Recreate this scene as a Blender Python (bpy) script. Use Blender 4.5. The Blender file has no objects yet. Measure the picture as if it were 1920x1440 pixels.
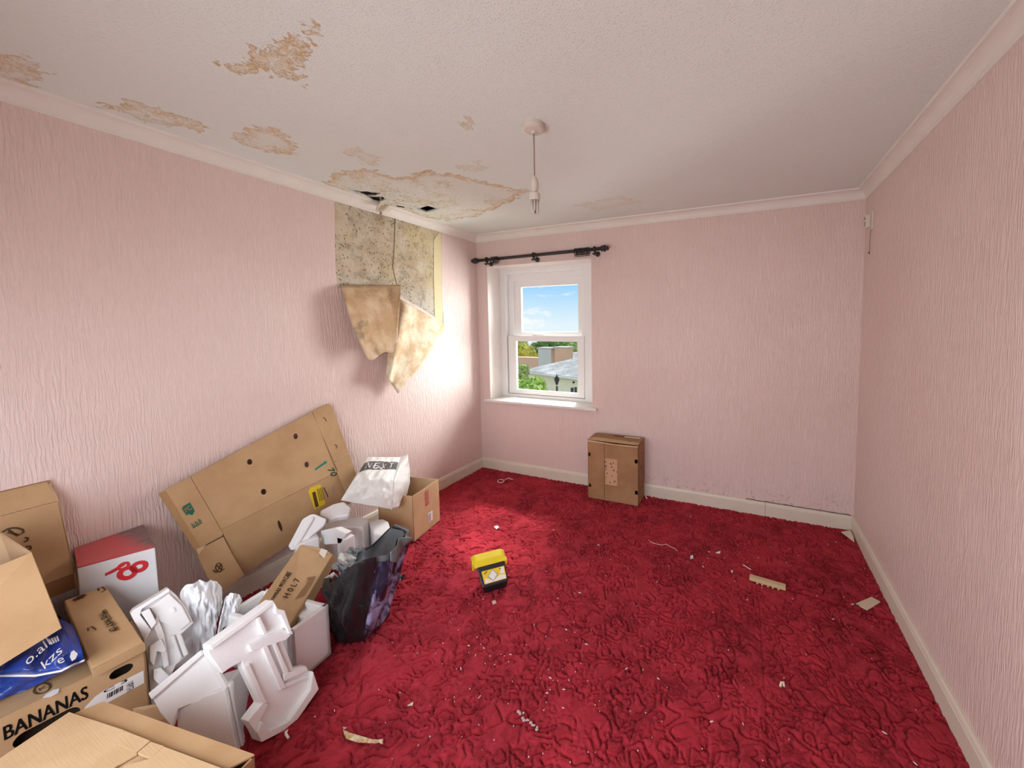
import bpy, bmesh, math, random
import numpy as np
from mathutils import Vector, Matrix, noise as mnoise
from mathutils.geometry import tessellate_polygon
random.seed(11)
SC = bpy.context.scene
COL = SC.collection
# ------------------------------------------------------------------ camera
FPX, PPX, PPY = 681.865, 1126.643, 653.747
YAW, PITCH, ROLL = 0.380914, 0.0654675, -0.0065811
EYE = np.array([0, 0, 1.5])
_f = np.array([-math.sin(YAW)*math.cos(PITCH), math.cos(YAW)*math.cos(PITCH), -math.sin(PITCH)])
_r0 = np.array([math.cos(YAW), math.sin(YAW), 0.0]); _u0 = np.cross(_r0, _f)
CR = math.cos(ROLL)*_r0 + math.sin(ROLL)*_u0
CU = -math.sin(ROLL)*_r0 + math.cos(ROLL)*_u0
cam_d = bpy.data.cameras.new('camera'); cam = bpy.data.objects.new('camera', cam_d); COL.objects.link(cam)
cam.matrix_world = Matrix(((CR[0], CU[0], -_f[0], 0), (CR[1], CU[1], -_f[1], 0), (CR[2], CU[2], -_f[2], 1.5), (0, 0, 0, 1)))
cam_d.sensor_fit = 'HORIZONTAL'; cam_d.sensor_width = 36; cam_d.lens = FPX*36/1920
cam_d.shift_x = (960-PPX)/1920; cam_d.shift_y = (PPY-720)/1920
cam_d.clip_start = 0.02; cam_d.clip_end = 400
SC.camera = cam
# ------------------------------------------------------------------ view
vs = SC.view_settings
vs.view_transform = 'Standard'; vs.look = 'None'; vs.exposure = 0.30; vs.gamma = 1.0; vs.use_curve_mapping = False
# room numbers (metres)
XL, XR, YB, YF, ZC, ZV, CW, ZB = -2.596, 0.748, 3.053, -0.55, 2.414, 2.3475, 0.064, 0.102
# ------------------------------------------------------------------ world: hazy blue summer sky with small clouds
world = bpy.data.worlds.new('sky'); SC.world = world; world.use_nodes = True
SKY_STRENGTH = .85
def build_world():
    nt = world.node_tree; nt.nodes.clear(); L = nt.links.new
    tc = nt.nodes.new('ShaderNodeTexCoord'); sep = nt.nodes.new('ShaderNodeSeparateXYZ'); L(tc.outputs['Generated'], sep.inputs[0])
    rp = nt.nodes.new('ShaderNodeValToRGB'); e = rp.color_ramp.elements
    e[0].position = 0.0; e[0].color = (.80, .92, 1, 1); e[1].position = 1; e[1].color = (.20, .42, .85, 1)
    for p, c in ((.035, (.66, .85, 1, 1)), (.10, (.38, .69, 1.0, 1)), (.16, (.30, .60, .99, 1)), (.4, (.28, .54, .94, 1))):
        k = e.new(p); k.color = c
    L(sep.outputs[2], rp.inputs[0])
    mp = nt.nodes.new('ShaderNodeMapping'); mp.inputs['Scale'].default_value = (9, 9, 30); mp.inputs['Location'].default_value = (1.4, 2.2, 0.9)
    L(tc.outputs['Generated'], mp.inputs[0])
    nz = nt.nodes.new('ShaderNodeTexNoise'); nz.inputs['Scale'].default_value = 1.0; nz.inputs['Detail'].default_value = 5; nz.inputs['Roughness'].default_value = .55
    L(mp.outputs[0], nz.inputs['Vector'])
    cr = nt.nodes.new('ShaderNodeValToRGB'); cr.color_ramp.elements[0].position = .545; cr.color_ramp.elements[1].position = .64
    L(nz.outputs[0], cr.inputs[0])
    mx = nt.nodes.new('ShaderNodeMix'); mx.data_type = 'RGBA'; L(cr.outputs[0], mx.inputs[0]); L(rp.outputs[0], mx.inputs[6]); mx.inputs[7].default_value = (.97, .98, 1, 1)
    bg = nt.nodes.new('ShaderNodeBackground'); bg.inputs[1].default_value = SKY_STRENGTH; L(mx.outputs[2], bg.inputs[0])
    out = nt.nodes.new('ShaderNodeOutputWorld'); L(bg.outputs[0], out.inputs[0])
build_world()
# ------------------------------------------------------------------ sun and daylight
def look(o, d):
    o.rotation_euler = Vector(d).to_track_quat('-Z', 'Y').to_euler()
sun_d = bpy.data.lights.new('sun', 'SUN'); sun_d.energy = 5.5; sun_d.angle = math.radians(9); sun_d.color = (1, .95, .88)
sun = bpy.data.objects.new('sun', sun_d); COL.objects.link(sun); sun.location = (-3, 9, 8)
look(sun, (0.24*.65, -.97*.65, -.76))
def area(name, loc, d, sx, sy, power, color):
    a = bpy.data.lights.new(name, 'AREA'); a.shape = 'RECTANGLE'; a.size = sx; a.size_y = sy; a.energy = power; a.color = color
    o = bpy.data.objects.new(name, a); COL.objects.link(o); o.location = loc; look(o, d); return o
# daylight through the window in the wall behind the camera
area('daylight_front_window', (-0.95, YF+.03, 1.0), (.12, 1, -.40), 1.8, 1.2, 34, (.93, .96, 1.0))
# added lamp above the view, standing in for stronger skylight through the back window
area('daylight_fill_above', (-1.75, 5.6, 3.9), (-.05, -2.5, -2.6), 2.6, 2.0, 620, (.98, 1.0, 1.0))
# added lamps right and left of the back window, brighter than the visible sky
area('daylight_fill_beside', (0.05, 4.75, 1.45), (-.55, -1, .0), 3.0, 2.7, 490, (1.0, 1.0, .985))
area('daylight_fill_beside', (-5.0, 4.75, 1.45), (.85, -1, .0), 2.6, 2.7, 760, (.96, .98, 1.0))

# ================================================================== helpers
def ray(px, py):
    return _f + (px-PPX)/FPX*CR - (py-PPY)/FPX*CU
def at(px, py, x=None, y=None, z=None, n=None, p=None):
    """the point of a real plane seen at a photo pixel"""
    d = ray(px, py)
    if x is not None: t = (x-EYE[0])/d[0]
    elif y is not None: t = (y-EYE[1])/d[1]
    elif z is not None: t = (z-EYE[2])/d[2]
    else:
        n = np.array(n, float); t = np.dot(np.array(p, float)-EYE, n)/np.dot(d, n)
    return EYE + t*d
def V(*a): return np.array(a, float)
def unit(v):
    v = np.array(v, float); return v/np.linalg.norm(v)
ORG = {}
class MB:
    def __init__(s): s.v = []; s.f = []
    def add(s, vs, fs):
        b = len(s.v); s.v.extend([tuple(map(float, q)) for q in vs]); s.f.extend([tuple(i+b for i in f) for f in fs])
    def prism(s, pts, vec):
        n = len(pts); vec = np.array(vec, float); a = [np.array(q, float) for q in pts]
        s.add(a+[q+vec for q in a], [tuple(range(n)), tuple(range(2*n-1, n-1, -1))]+[(i, i+n, (i+1) % n+n, (i+1) % n) for i in range(n)])
    def box(s, o, ex, ey, ez):
        o = np.array(o, float); ex, ey, ez = map(lambda q: np.array(q, float), (ex, ey, ez))
        s.prism([o, o+ex, o+ex+ey, o+ey], ez)
    def cbox(s, c, w, d, h, yaw=0):
        ex = V(math.cos(yaw), math.sin(yaw), 0)*w; ey = V(-math.sin(yaw), math.cos(yaw), 0)*d
        s.box(np.array(c, float)-ex/2-ey/2, ex, ey, V(0, 0, h))
    def loft(s, rings, closed=True, caps=True):
        n = len(rings[0]); b = len(s.v)
        for r in rings: s.v.extend([tuple(map(float, q)) for q in r])
        for i in range(len(rings)-1):
            for j in range(n if closed else n-1):
                k = (j+1) % n
                s.f.append((b+i*n+j, b+i*n+k, b+(i+1)*n+k, b+(i+1)*n+j))
        if caps and closed:
            s.f.append(tuple(b+j for j in range(n-1, -1, -1))); s.f.append(tuple(b+(len(rings)-1)*n+j for j in range(n)))
    def tube(s, path, r, n=8):
        path = [np.array(q, float) for q in path]; rings = []
        for i, q in enumerate(path):
            t = unit(path[min(i+1, len(path)-1)]-path[max(i-1, 0)])
            a = unit(np.cross(t, V(.3, .2, .93) if abs(t[2]) < .9 else V(1, .1, 0))); b2 = np.cross(t, a)
            rr = r[i] if isinstance(r, (list, tuple)) else r
            rings.append([q+rr*(math.cos(2*math.pi*k/n)*a+math.sin(2*math.pi*k/n)*b2) for k in range(n)])
        s.loft(rings)
    def lathe(s, prof, o, axis=(0, 0, 1), n=20):
        ax = unit(axis); a = unit(np.cross(ax, V(.2, .1, 1) if abs(ax[2]) < .9 else V(1, 0, 0))); b2 = np.cross(ax, a); o = np.array(o, float)
        s.loft([[o+ax*h+r*(math.cos(2*math.pi*k/n)*a+math.sin(2*math.pi*k/n)*b2) for k in range(n)] for r, h in prof])
    def torus(s, c, axis, R, r, n=16, m=6):
        ax = unit(axis); a = unit(np.cross(ax, V(.2, .1, 1))); b2 = np.cross(ax, a); c = np.array(c, float); b0 = len(s.v)
        for i in range(n):
            e = math.cos(2*math.pi*i/n)*a+math.sin(2*math.pi*i/n)*b2
            for j in range(m):
                s.v.append(tuple(c+(R+r*math.cos(2*math.pi*j/m))*e+r*math.sin(2*math.pi*j/m)*ax))
        for i in range(n):
            for j in range(m):
                s.f.append((b0+i*m+j, b0+((i+1) % n)*m+j, b0+((i+1) % n)*m+(j+1) % m, b0+i*m+(j+1) % m))
    def grid(s, fn, nu, nv):
        b = len(s.v)
        for i in range(nu+1):
            for j in range(nv+1): s.v.append(tuple(map(float, fn(i/nu, j/nv))))
        for i in range(nu):
            for j in range(nv):
                q = b+i*(nv+1)+j; s.f.append((q, q+nv+1, q+nv+2, q+1))
    def holed(s, outer, holes, vec):
        """a panel with real holes: polygons in space, thickness vec"""
        vec = np.array(vec, float); loops = [[np.array(q, float) for q in l] for l in [outer]+list(holes)]
        flat = [q for l in loops for q in l]; n = len(flat); b = len(s.v)
        tris = tessellate_polygon([[Vector(q) for q in l] for l in loops])
        s.v.extend([tuple(q) for q in flat]+[tuple(q+vec) for q in flat])
        for t in tris:
            s.f.append(tuple(b+i for i in t)); s.f.append(tuple(b+n+i for i in reversed(t)))
        k = 0
        for l in loops:
            m = len(l)
            for i in range(m):
                j = (i+1) % m; s.f.append((b+k+i, b+k+j, b+n+k+j, b+n+k+i))
            k += m
    def hollow(s, o, ex, ey, ez, t, skip=()):
        """carton of six thin walls, leaving out some"""
        o = np.array(o, float); ex, ey, ez = [np.array(q, float) for q in (ex, ey, ez)]
        ux, uy, uz = unit(ex), unit(ey), unit(ez)
        W = {'-z': (o, ex, ey, uz*t), '+z': (o+ez-uz*t, ex, ey, uz*t), '-x': (o, ux*t, ey, ez), '+x': (o+ex-ux*t, ux*t, ey, ez),
             '-y': (o, ex, uy*t, ez), '+y': (o+ey-uy*t, ex, uy*t, ez)}
        for k, w in W.items():
            if k not in skip: s.box(*w)
    def build(s, name, mat, parent=None, bevel=0, smooth=False, solid=0, sub=0, segs=2):
        me = bpy.data.meshes.new(name); v = np.array(s.v)
        if parent is not None: org = ORG[parent.name]
        else: org = V((v[:, 0].min()+v[:, 0].max())/2, (v[:, 1].min()+v[:, 1].max())/2, v[:, 2].min())
        me.from_pydata([tuple(q) for q in v-org], [], s.f)
        bm = bmesh.new(); bm.from_mesh(me); bmesh.ops.recalc_face_normals(bm, faces=bm.faces); bm.to_mesh(me); bm.free()
        me.update()
        if smooth: me.polygons.foreach_set('use_smooth', [True]*len(me.polygons))
        o = bpy.data.objects.new(name, me); COL.objects.link(o)
        if mat: me.materials.append(mat)
        if parent is not None: o.parent = parent
        else: o.location = org
        ORG[o.name] = org
        if solid:
            m = o.modifiers.new('thickness', 'SOLIDIFY'); m.thickness = solid; m.offset = 0
        if sub:
            m = o.modifiers.new('smooth', 'SUBSURF'); m.levels = sub; m.render_levels = sub
        if bevel:
            m = o.modifiers.new('edge', 'BEVEL'); m.width = bevel; m.segments = segs; m.limit_method = 'ANGLE'; m.angle_limit = math.radians(35)
        return o
def thing(name, label, cat, loc, group=None):
    o = bpy.data.objects.new(name, None); o.empty_display_size = .05; COL.objects.link(o); o.location = tuple(loc); ORG[o.name] = np.array(loc, float)
    return tag(o, label, cat, group)
def tag(o, label, cat, group=None):
    o['label'] = label; o['category'] = cat
    if group: o['group'] = group
    return o
def struct(o, label=None):
    o['kind'] = 'structure'
    if label: o['label'] = label
    return o
def lab(o, label):
    o['label'] = label; return o
_dg = None
def text_geo(txt, size):
    c = bpy.data.curves.new('t', 'FONT'); c.body = txt; c.size = size; c.align_x = 'LEFT'; c.resolution_u = 3
    o = bpy.data.objects.new('t', c); COL.objects.link(o); dg = bpy.context.evaluated_depsgraph_get(); dg.update()
    m = o.evaluated_get(dg).to_mesh(); vs = [tuple(q.co) for q in m.vertices]; fs = [tuple(p.vertices) for p in m.polygons]
    bpy.data.objects.remove(o); bpy.data.curves.remove(c)
    return vs, fs
def put_text(mb, txt, o, xd, yd, size=None, width=None, height=None, eps=.0012, bold=0):
    """lettering printed on a surface: o lower left corner, xd reading direction, yd up"""
    vs, fs = text_geo(txt, 1.0); a = np.array(vs); lo = a.min(0); hi = a.max(0); w, h = hi[0]-lo[0], hi[1]-lo[1]
    sx = (width/w) if width else (size if size else height/h); sy = (height/h) if height else sx
    xd, yd = unit(xd), unit(yd); n = unit(np.cross(xd, yd)); o = np.array(o, float)
    for db in ((0, 0), (bold, 0), (0, bold), (bold, bold)) if bold else ((0, 0),):
        mb.add([o+xd*((q[0]-lo[0])*sx+db[0])+yd*((q[1]-lo[1])*sy+db[1])+n*eps for q in vs], fs)
def stroke(mb, pts, w, eps=.001, nrm=None):
    """flat inked line through points in space"""
    pts = [np.array(q, float) for q in pts]; b = len(mb.v)
    for i, q in enumerate(pts):
        t = unit(pts[min(i+1, len(pts)-1)]-pts[max(i-1, 0)]); sd = unit(np.cross(nrm, t))*w/2
        mb.v.append(tuple(q+sd+unit(nrm)*eps)); mb.v.append(tuple(q-sd+unit(nrm)*eps))
    for i in range(len(pts)-1): mb.f.append((b+2*i, b+2*i+1, b+2*i+3, b+2*i+2))
def nz(p, s, seed=0.0): return mnoise.noise(Vector((p[0]*s+seed, p[1]*s+seed*1.7, p[2]*s-seed)))

# ------------------------------------------------------------------ material helper
class Mat:
    def __init__(s, name, color=(.8, .8, .8), rough=.6, spec=.4, metal=0, coat=0, sheen=0):
        s.m = bpy.data.materials.new(name); s.m.use_nodes = True; s.nt = s.m.node_tree
        s.b = s.nt.nodes['Principled BSDF']; s.set('Base Color', (*color, 1)); s.set('Roughness', rough); s.set('Specular IOR Level', spec); s.set('Metallic', metal)
        if coat: s.set('Coat Weight', coat)
        if sheen: s.set('Sheen Weight', sheen)
        s._c = None
    def set(s, k, v): s._in(s.b.inputs[k], v)
    def _in(s, i, v):
        if isinstance(v, bpy.types.NodeSocket): s.nt.links.new(v, i)
        elif v is not None:
            if hasattr(i.default_value, '__len__') and not hasattr(v, '__len__'): v = [v]*len(i.default_value)
            if hasattr(v, '__len__') and len(v) == 3 and len(i.default_value) == 4: v = (*v, 1)
            i.default_value = v
    def coord(s):
        if s._c is None: s._c = s.nt.nodes.new('ShaderNodeTexCoord').outputs['Object']
        return s._c
    def attr(s, n):
        a = s.nt.nodes.new('ShaderNodeAttribute'); a.attribute_name = n; return a.outputs['Fac']
    def map(s, vec, scale=(1, 1, 1), loc=(0, 0, 0), rot=(0, 0, 0)):
        m = s.nt.nodes.new('ShaderNodeMapping'); s._in(m.inputs[0], vec); m.inputs['Scale'].default_value = scale; m.inputs['Location'].default_value = loc; m.inputs['Rotation'].default_value = rot
        return m.outputs[0]
    def noise(s, scale, vec=None, detail=3, rough=.5, dist=0):
        n = s.nt.nodes.new('ShaderNodeTexNoise'); s._in(n.inputs['Vector'], vec if vec is not None else s.coord())
        n.inputs['Scale'].default_value = scale; n.inputs['Detail'].default_value = detail; n.inputs['Roughness'].default_value = rough; n.inputs['Distortion'].default_value = dist
        return n.outputs[0]
    def voro(s, scale, vec=None, feat='F1', rand=1):
        n = s.nt.nodes.new('ShaderNodeTexVoronoi'); n.feature = feat; s._in(n.inputs['Vector'], vec if vec is not None else s.coord()); n.inputs['Scale'].default_value = scale; n.inputs['Randomness'].default_value = rand
        return n.outputs['Distance']
    def math(s, op, a, b=None, c=None):
        n = s.nt.nodes.new('ShaderNodeMath'); n.operation = op
        for i, q in enumerate((a, b, c)):
            if q is not None: s._in(n.inputs[i], q)
        return n.outputs[0]
    def sstep(s, v, lo, hi):
        n = s.nt.nodes.new('ShaderNodeMapRange'); n.interpolation_type = 'SMOOTHSTEP'; s._in(n.inputs[0], v); n.inputs[1].default_value = lo; n.inputs[2].default_value = hi
        return n.outputs[0]
    def mix(s, f, a, b, mode='MIX'):
        n = s.nt.nodes.new('ShaderNodeMix'); n.data_type = 'RGBA'; n.blend_type = mode; s._in(n.inputs[0], f); s._in(n.inputs[6], a); s._in(n.inputs[7], b); return n.outputs[2]
    def xyz(s, vec=None):
        n = s.nt.nodes.new('ShaderNodeSeparateXYZ'); s._in(n.inputs[0], vec if vec is not None else s.coord()); return n.outputs
    def comb(s, x, y, z):
        n = s.nt.nodes.new('ShaderNodeCombineXYZ'); s._in(n.inputs[0], x); s._in(n.inputs[1], y); s._in(n.inputs[2], z); return n.outputs[0]
    def bump(s, h, strength=.5, dist=.002):
        n = s.nt.nodes.new('ShaderNodeBump'); s._in(n.inputs['Height'], h); n.inputs['Strength'].default_value = strength; n.inputs['Distance'].default_value = dist
        s.nt.links.new(n.outputs[0], s.b.inputs['Normal'])

# ------------------------------------------------------------------ materials
def wallpaper_mat():
    m = Mat('pink_embossed_wallpaper', (.74, .5, .48), .38, .5)
    x, y, z = m.xyz(); al = m.math('ADD', x, y)
    wob = m.noise(5.0, m.comb(m.math('MULTIPLY', al, 2.0), m.math('MULTIPLY', z, 3.0), 0), 2)
    al2 = m.math('ADD', al, m.math('MULTIPLY', wob, .010))
    v1 = m.comb(m.math('MULTIPLY', al2, 150), m.math('MULTIPLY', z, 10), 0)
    n1 = m.noise(1.0, v1, 2, .5, .6)
    v2 = m.comb(m.math('MULTIPLY', al2, 330), m.math('MULTIPLY', z, 40), 3)
    n2 = m.noise(1.0, v2, 2, .5, .3)
    rid = m.math('ADD', m.sstep(n1, .35, .65), m.math('MULTIPLY', n2, .35))
    m.bump(rid, .85, .0021)
    tone = m.noise(1.3, None, 3)
    c = m.mix(m.sstep(tone, .3, .7), (.775, .59, .535), (.81, .64, .59))
    c = m.mix(m.math('MULTIPLY', rid, .10), c, (.86, .71, .67))
    # grime above the skirting in the back right corner
    grime = m.math('MULTIPLY', m.math('MULTIPLY', m.sstep(z, .42, .10), m.sstep(x, -.15, .35)), m.sstep(m.noise(38, None, 4, .6), .55, .66))
    c = m.mix(m.math('MULTIPLY', grime, .6), c, (.28, .2, .17))
    m.set('Base Color', c); return m.m
def plaster_mould_mat():
    m = Mat('mouldy_bare_plaster', (.6, .5, .36), .85, .2)
    x, y, z = m.xyz()
    t = m.noise(7, None, 5, .6); t2 = m.noise(3, None, 3)
    c = m.mix(m.sstep(t, .35, .65), (.50, .40, .27), (.64, .56, .43))
    c = m.mix(m.math('MULTIPLY', m.sstep(t2, .48, .62), .6), c, (.60, .50, .27))
    c = m.mix(m.math('MULTIPLY', m.sstep(z, 2.05, 1.75), .55), c, (.57, .55, .52))
    g = m.sstep(m.noise(11, None, 5, .65, .6), .50, .66)
    c = m.mix(m.math('MULTIPLY', g, .5), c, (.24, .20, .13))
    sp = m.math('MULTIPLY', m.sstep(m.voro(52, m.map(m.coord(), (1, 1, .75))), .30, .16), m.sstep(m.noise(9, None, 3, .5), .42, .54))
    sp2 = m.math('MULTIPLY', m.sstep(m.noise(70, None, 3, .7, 1.5), .56, .64), m.sstep(m.noise(6, m.map(m.coord(), loc=(3, 1, 2)), 3), .40, .56))
    c = m.mix(m.math('MULTIPLY', m.math('MAXIMUM', sp, sp2), .85), c, (.07, .06, .04))
    m.set('Base Color', c); m.bump(m.noise(45, None, 5), .4, .003); return m.m
def ceiling_mat():
    m = Mat('textured_ceiling_paint', (.8, .76, .71), .8, .2)
    d0 = m.attr('stain'); amt = m.attr('amount')
    n1 = m.noise(14, None, 4, .6, .8); n2 = m.noise(42, None, 4, .6, .5)
    d = m.math('ADD', d0, m.math('ADD', m.math('MULTIPLY', m.math('SUBTRACT', n1, .5), .20), m.math('MULTIPLY', m.math('SUBTRACT', n2, .5), .07)))
    inside = m.sstep(d, .004, -.006)
    ring = m.math('MULTIPLY', inside, m.math('ADD', m.math('MULTIPLY', m.sstep(d, -.055, -.004), .30), m.math('MULTIPLY', m.sstep(d, -.014, -.004), .60)))
    veins = m.sstep(m.math('ABSOLUTE', m.math('SUBTRACT', m.noise(24, None, 5, .6, 1.2), .5)), .055, .0)
    clear = m.math('ADD', .18, m.math('MULTIPLY', m.sstep(m.noise(6.5, m.map(m.coord(), loc=(7, 1, 0)), 3, .55, .6), .44, .58), .82))
    clear = m.math('MAXIMUM', clear, m.sstep(d0, -.07, -.03))
    veins = m.math('MULTIPLY', veins, clear)
    blot = m.sstep(m.noise(17, m.map(m.coord(), loc=(5, 2, 0)), 4, .6), .46, .62)
    base = m.mix(m.noise(2.2), (.77, .81, .75), (.81, .85, .795))
    c = m.mix(m.math('MULTIPLY', m.math('MULTIPLY', inside, amt), m.math('ADD', .08, m.math('MULTIPLY', m.math('MULTIPLY', m.math('MULTIPLY', blot, clear), m.sstep(d, -.15, -.01)), .55))), base, (.80, .60, .30))
    c = m.mix(m.math('MULTIPLY', m.math('MULTIPLY', m.math('MULTIPLY', inside, veins), amt), .75), c, (.56, .36, .13))
    c = m.mix(m.math('MULTIPLY', m.math('MULTIPLY', ring, amt), .8), c, (.53, .33, .11))
    mo = m.math('MULTIPLY', m.attr('mould'), m.sstep(m.noise(75, None, 4, .7, 1), .58, .66))
    c = m.mix(m.math('MULTIPLY', mo, .9), c, (.05, .045, .04))
    m.set('Base Color', c)
    h = m.math('ADD', m.noise(150, None, 3, .6), m.math('MULTIPLY', m.sstep(m.voro(110), .4, .1), .5))
    h = m.math('ADD', h, m.math('MULTIPLY', m.math('MULTIPLY', inside, m.noise(30, None, 4)), 1.2))
    m.bump(h, .6, .0035); return m.m
def carpet_mat():
    m = Mat('red_carved_carpet', (.5, .012, .035), .95, .12)
    g = m.attr('groove')
    big = m.noise(3.2, None, 4, .6, .5); fine = m.noise(160, None, 3, .7)
    c = m.mix(m.sstep(big, .33, .66), (.22, .0055, .013), (.42, .019, .034))
    c = m.mix(m.math('MULTIPLY', m.sstep(m.noise(15, None, 4, .65, .8), .42, .62), .55), c, (.56, .035, .06)); c = m.mix(m.math('MULTIPLY', fine, .30), c, (.58, .08, .10))
    m.set('Base Color', c); m.set('Sheen Weight', .18); m.set('Sheen Roughness', .4); m.set('Sheen Tint', (1, .35, .42, 1))
    m.bump(m.noise(260, None, 3, .7), .9, .005); return m.m
def card_mat(name, c1, c2, axis=2, rough=.72):
    m = Mat(name, c1, rough, .25)
    t = m.noise(6, None, 4, .55); t2 = m.noise(120, None, 2)
    sc = [14, 14, 14]; sc[axis] = 260
    lines = m.noise(1.0, m.map(m.coord(), tuple(sc)), 1)
    c = m.mix(m.sstep(t, .3, .7), c1, c2); c = m.mix(m.math('MULTIPLY', t2, .12), c, tuple(q*.6 for q in c1))
    m.set('Base Color', c); m.bump(m.math('ADD', lines, m.math('MULTIPLY', t, .8)), .25, .0012); return m.m
def plain(name, c, rough=.6, spec=.4, bumpscale=0, bs=.3, bd=.001, metal=0, coat=0, var=.06):
    m = Mat(name, c, rough, spec, metal, coat)
    if var:
        m.set('Base Color', m.mix(m.noise(9, None, 3), tuple(q*(1-var) for q in c), tuple(min(1, q*(1+var)) for q in c)))
    if bumpscale: m.bump(m.noise(bumpscale, None, 4), bs, bd)
    return m.m
def eps_mat():
    m = Mat('white_polystyrene_foam', (.86, .85, .85), .75, .25)
    v = m.voro(190); m.set('Base Color', m.mix(m.noise(8, None, 3), (.84, .825, .82), (.90, .89, .89)))
    m.bump(m.math('ADD', v, m.math('MULTIPLY', m.noise(12), .5)), .18, .002); return m.m
def film_mat(name, c, trans, rough=.25):
    m = Mat(name, c, rough, .5); m.set('Transmission Weight', trans); m.set('IOR', 1.25); m.bump(m.noise(26, None, 4, .6, .8), .35, .004); return m.m
M_WALL = wallpaper_mat(); M_MOULD = plaster_mould_mat(); M_CEIL = ceiling_mat(); M_CARPET = carpet_mat()
M_PLASTER = plain('grey_plaster', (.55, .5, .42), .9)
M_TRIM = plain('cream_gloss_paint', (.72, .645, .53), .38, .45, 30, .12, .001)
M_COVE = plain('off_white_coving_paint', (.80, .755, .685), .55, .35, 22, .15, .002)
M_UPVC = plain('white_window_plastic', (.86, .86, .85), .3, .5, var=.02)
M_REVEAL = plain('pale_reveal_paint', (.82, .74, .69), .5, .4, 25, .15, .002)
M_IRON = plain('black_iron', (.022, .02, .02), .45, .5, 60, .2, .001)
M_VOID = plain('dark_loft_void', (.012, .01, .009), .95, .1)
M_WHITEP = plain('aged_white_plastic', (.66, .58, .50), .4, .5)
M_TUBE = plain('frosted_lamp_glass', (.62, .55, .49), .3, .5)
M_PAPERB = None
def paperback():
    m = Mat('tan_back_of_wallpaper', (.62, .42, .24), .8, .2)
    t = m.noise(6, None, 4, .6)
    c = m.mix(m.sstep(t, .35, .65), (.55, .36, .20), (.72, .55, .36))
    sp = m.math('MULTIPLY', m.sstep(m.voro(55), .22, .1), m.sstep(m.noise(7, None, 3), .45, .6))
    c = m.mix(m.math('MULTIPLY', sp, .8), c, (.12, .09, .05))
    g = m.sstep(m.noise(5, m.map(m.coord(), loc=(2, 4, 1.2)), 4, .6), .56, .66)
    c = m.mix(m.math('MULTIPLY', g, .6), c, (.25, .2, .13))
    m.set('Base Color', c); m.bump(m.noise(22, None, 4, .6), .3, .004); return m.m
def paperback_pale():
    m = Mat('pale_back_of_wallpaper', (.74, .62, .42), .8, .2)
    t = m.noise(8, None, 4, .6)
    c = m.mix(m.sstep(t, .38, .62), (.66, .47, .28), (.82, .73, .54))
    sp = m.math('MULTIPLY', m.sstep(m.voro(60), .2, .1), m.sstep(m.noise(9, None, 3), .47, .6))
    c = m.mix(m.math('MULTIPLY', sp, .8), c, (.12, .1, .05))
    m.set('Base Color', c); m.bump(m.noise(24, None, 4, .6), .3, .004); return m.m
M_PB1 = paperback(); M_PB2 = paperback_pale()
M_CARD = card_mat('kraft_cardboard', (.46, .28, .14), (.54, .345, .18))
M_CARD_LT = card_mat('pale_kraft_cardboard', (.55, .36, .195), (.62, .43, .245), 1)
M_CARD_DK = card_mat('brown_fruit_carton_board', (.33, .175, .08), (.41, .23, .115))
M_CARD_IN = card_mat('inner_carton_board', (.50, .33, .19), (.56, .39, .24))
M_INK = plain('black_print', (.015, .013, .012), .6, .2, var=0)
M_INKB = plain('brown_marker_ink', (.10, .055, .025), .7, .2, var=0)
M_GREEN = plain('green_print', (.02, .13, .08), .7, .2, var=0)
M_LABEL = plain('white_paper_label', (.80, .78, .76), .6, .3, var=.02)
M_YLABEL = plain('yellow_paper_label', (.80, .58, .03), .55, .3, var=.04)
M_RED = plain('red_print', (.62, .02, .03), .5, .4, var=.1)
M_EPS = eps_mat()

def rect_uv(o, xd, yd, x0, y0, x1, y1):
    o, xd, yd = np.array(o, float), np.array(xd, float), np.array(yd, float)
    return [o+xd*x0+yd*y0, o+xd*x1+yd*y0, o+xd*x1+yd*y1, o+xd*x0+yd*y1]
def circle(o, xd, yd, cx, cy, rx, ry=None, n=16, rot=0):
    ry = ry or rx; out = []
    for k in range(n):
        a = 2*math.pi*k/n; p, q = rx*math.cos(a), ry*math.sin(a)
        out.append(np.array(o, float)+np.array(xd, float)*(cx+p*math.cos(rot)-q*math.sin(rot))+np.array(yd, float)*(cy+p*math.sin(rot)+q*math.cos(rot)))
    return out

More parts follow.
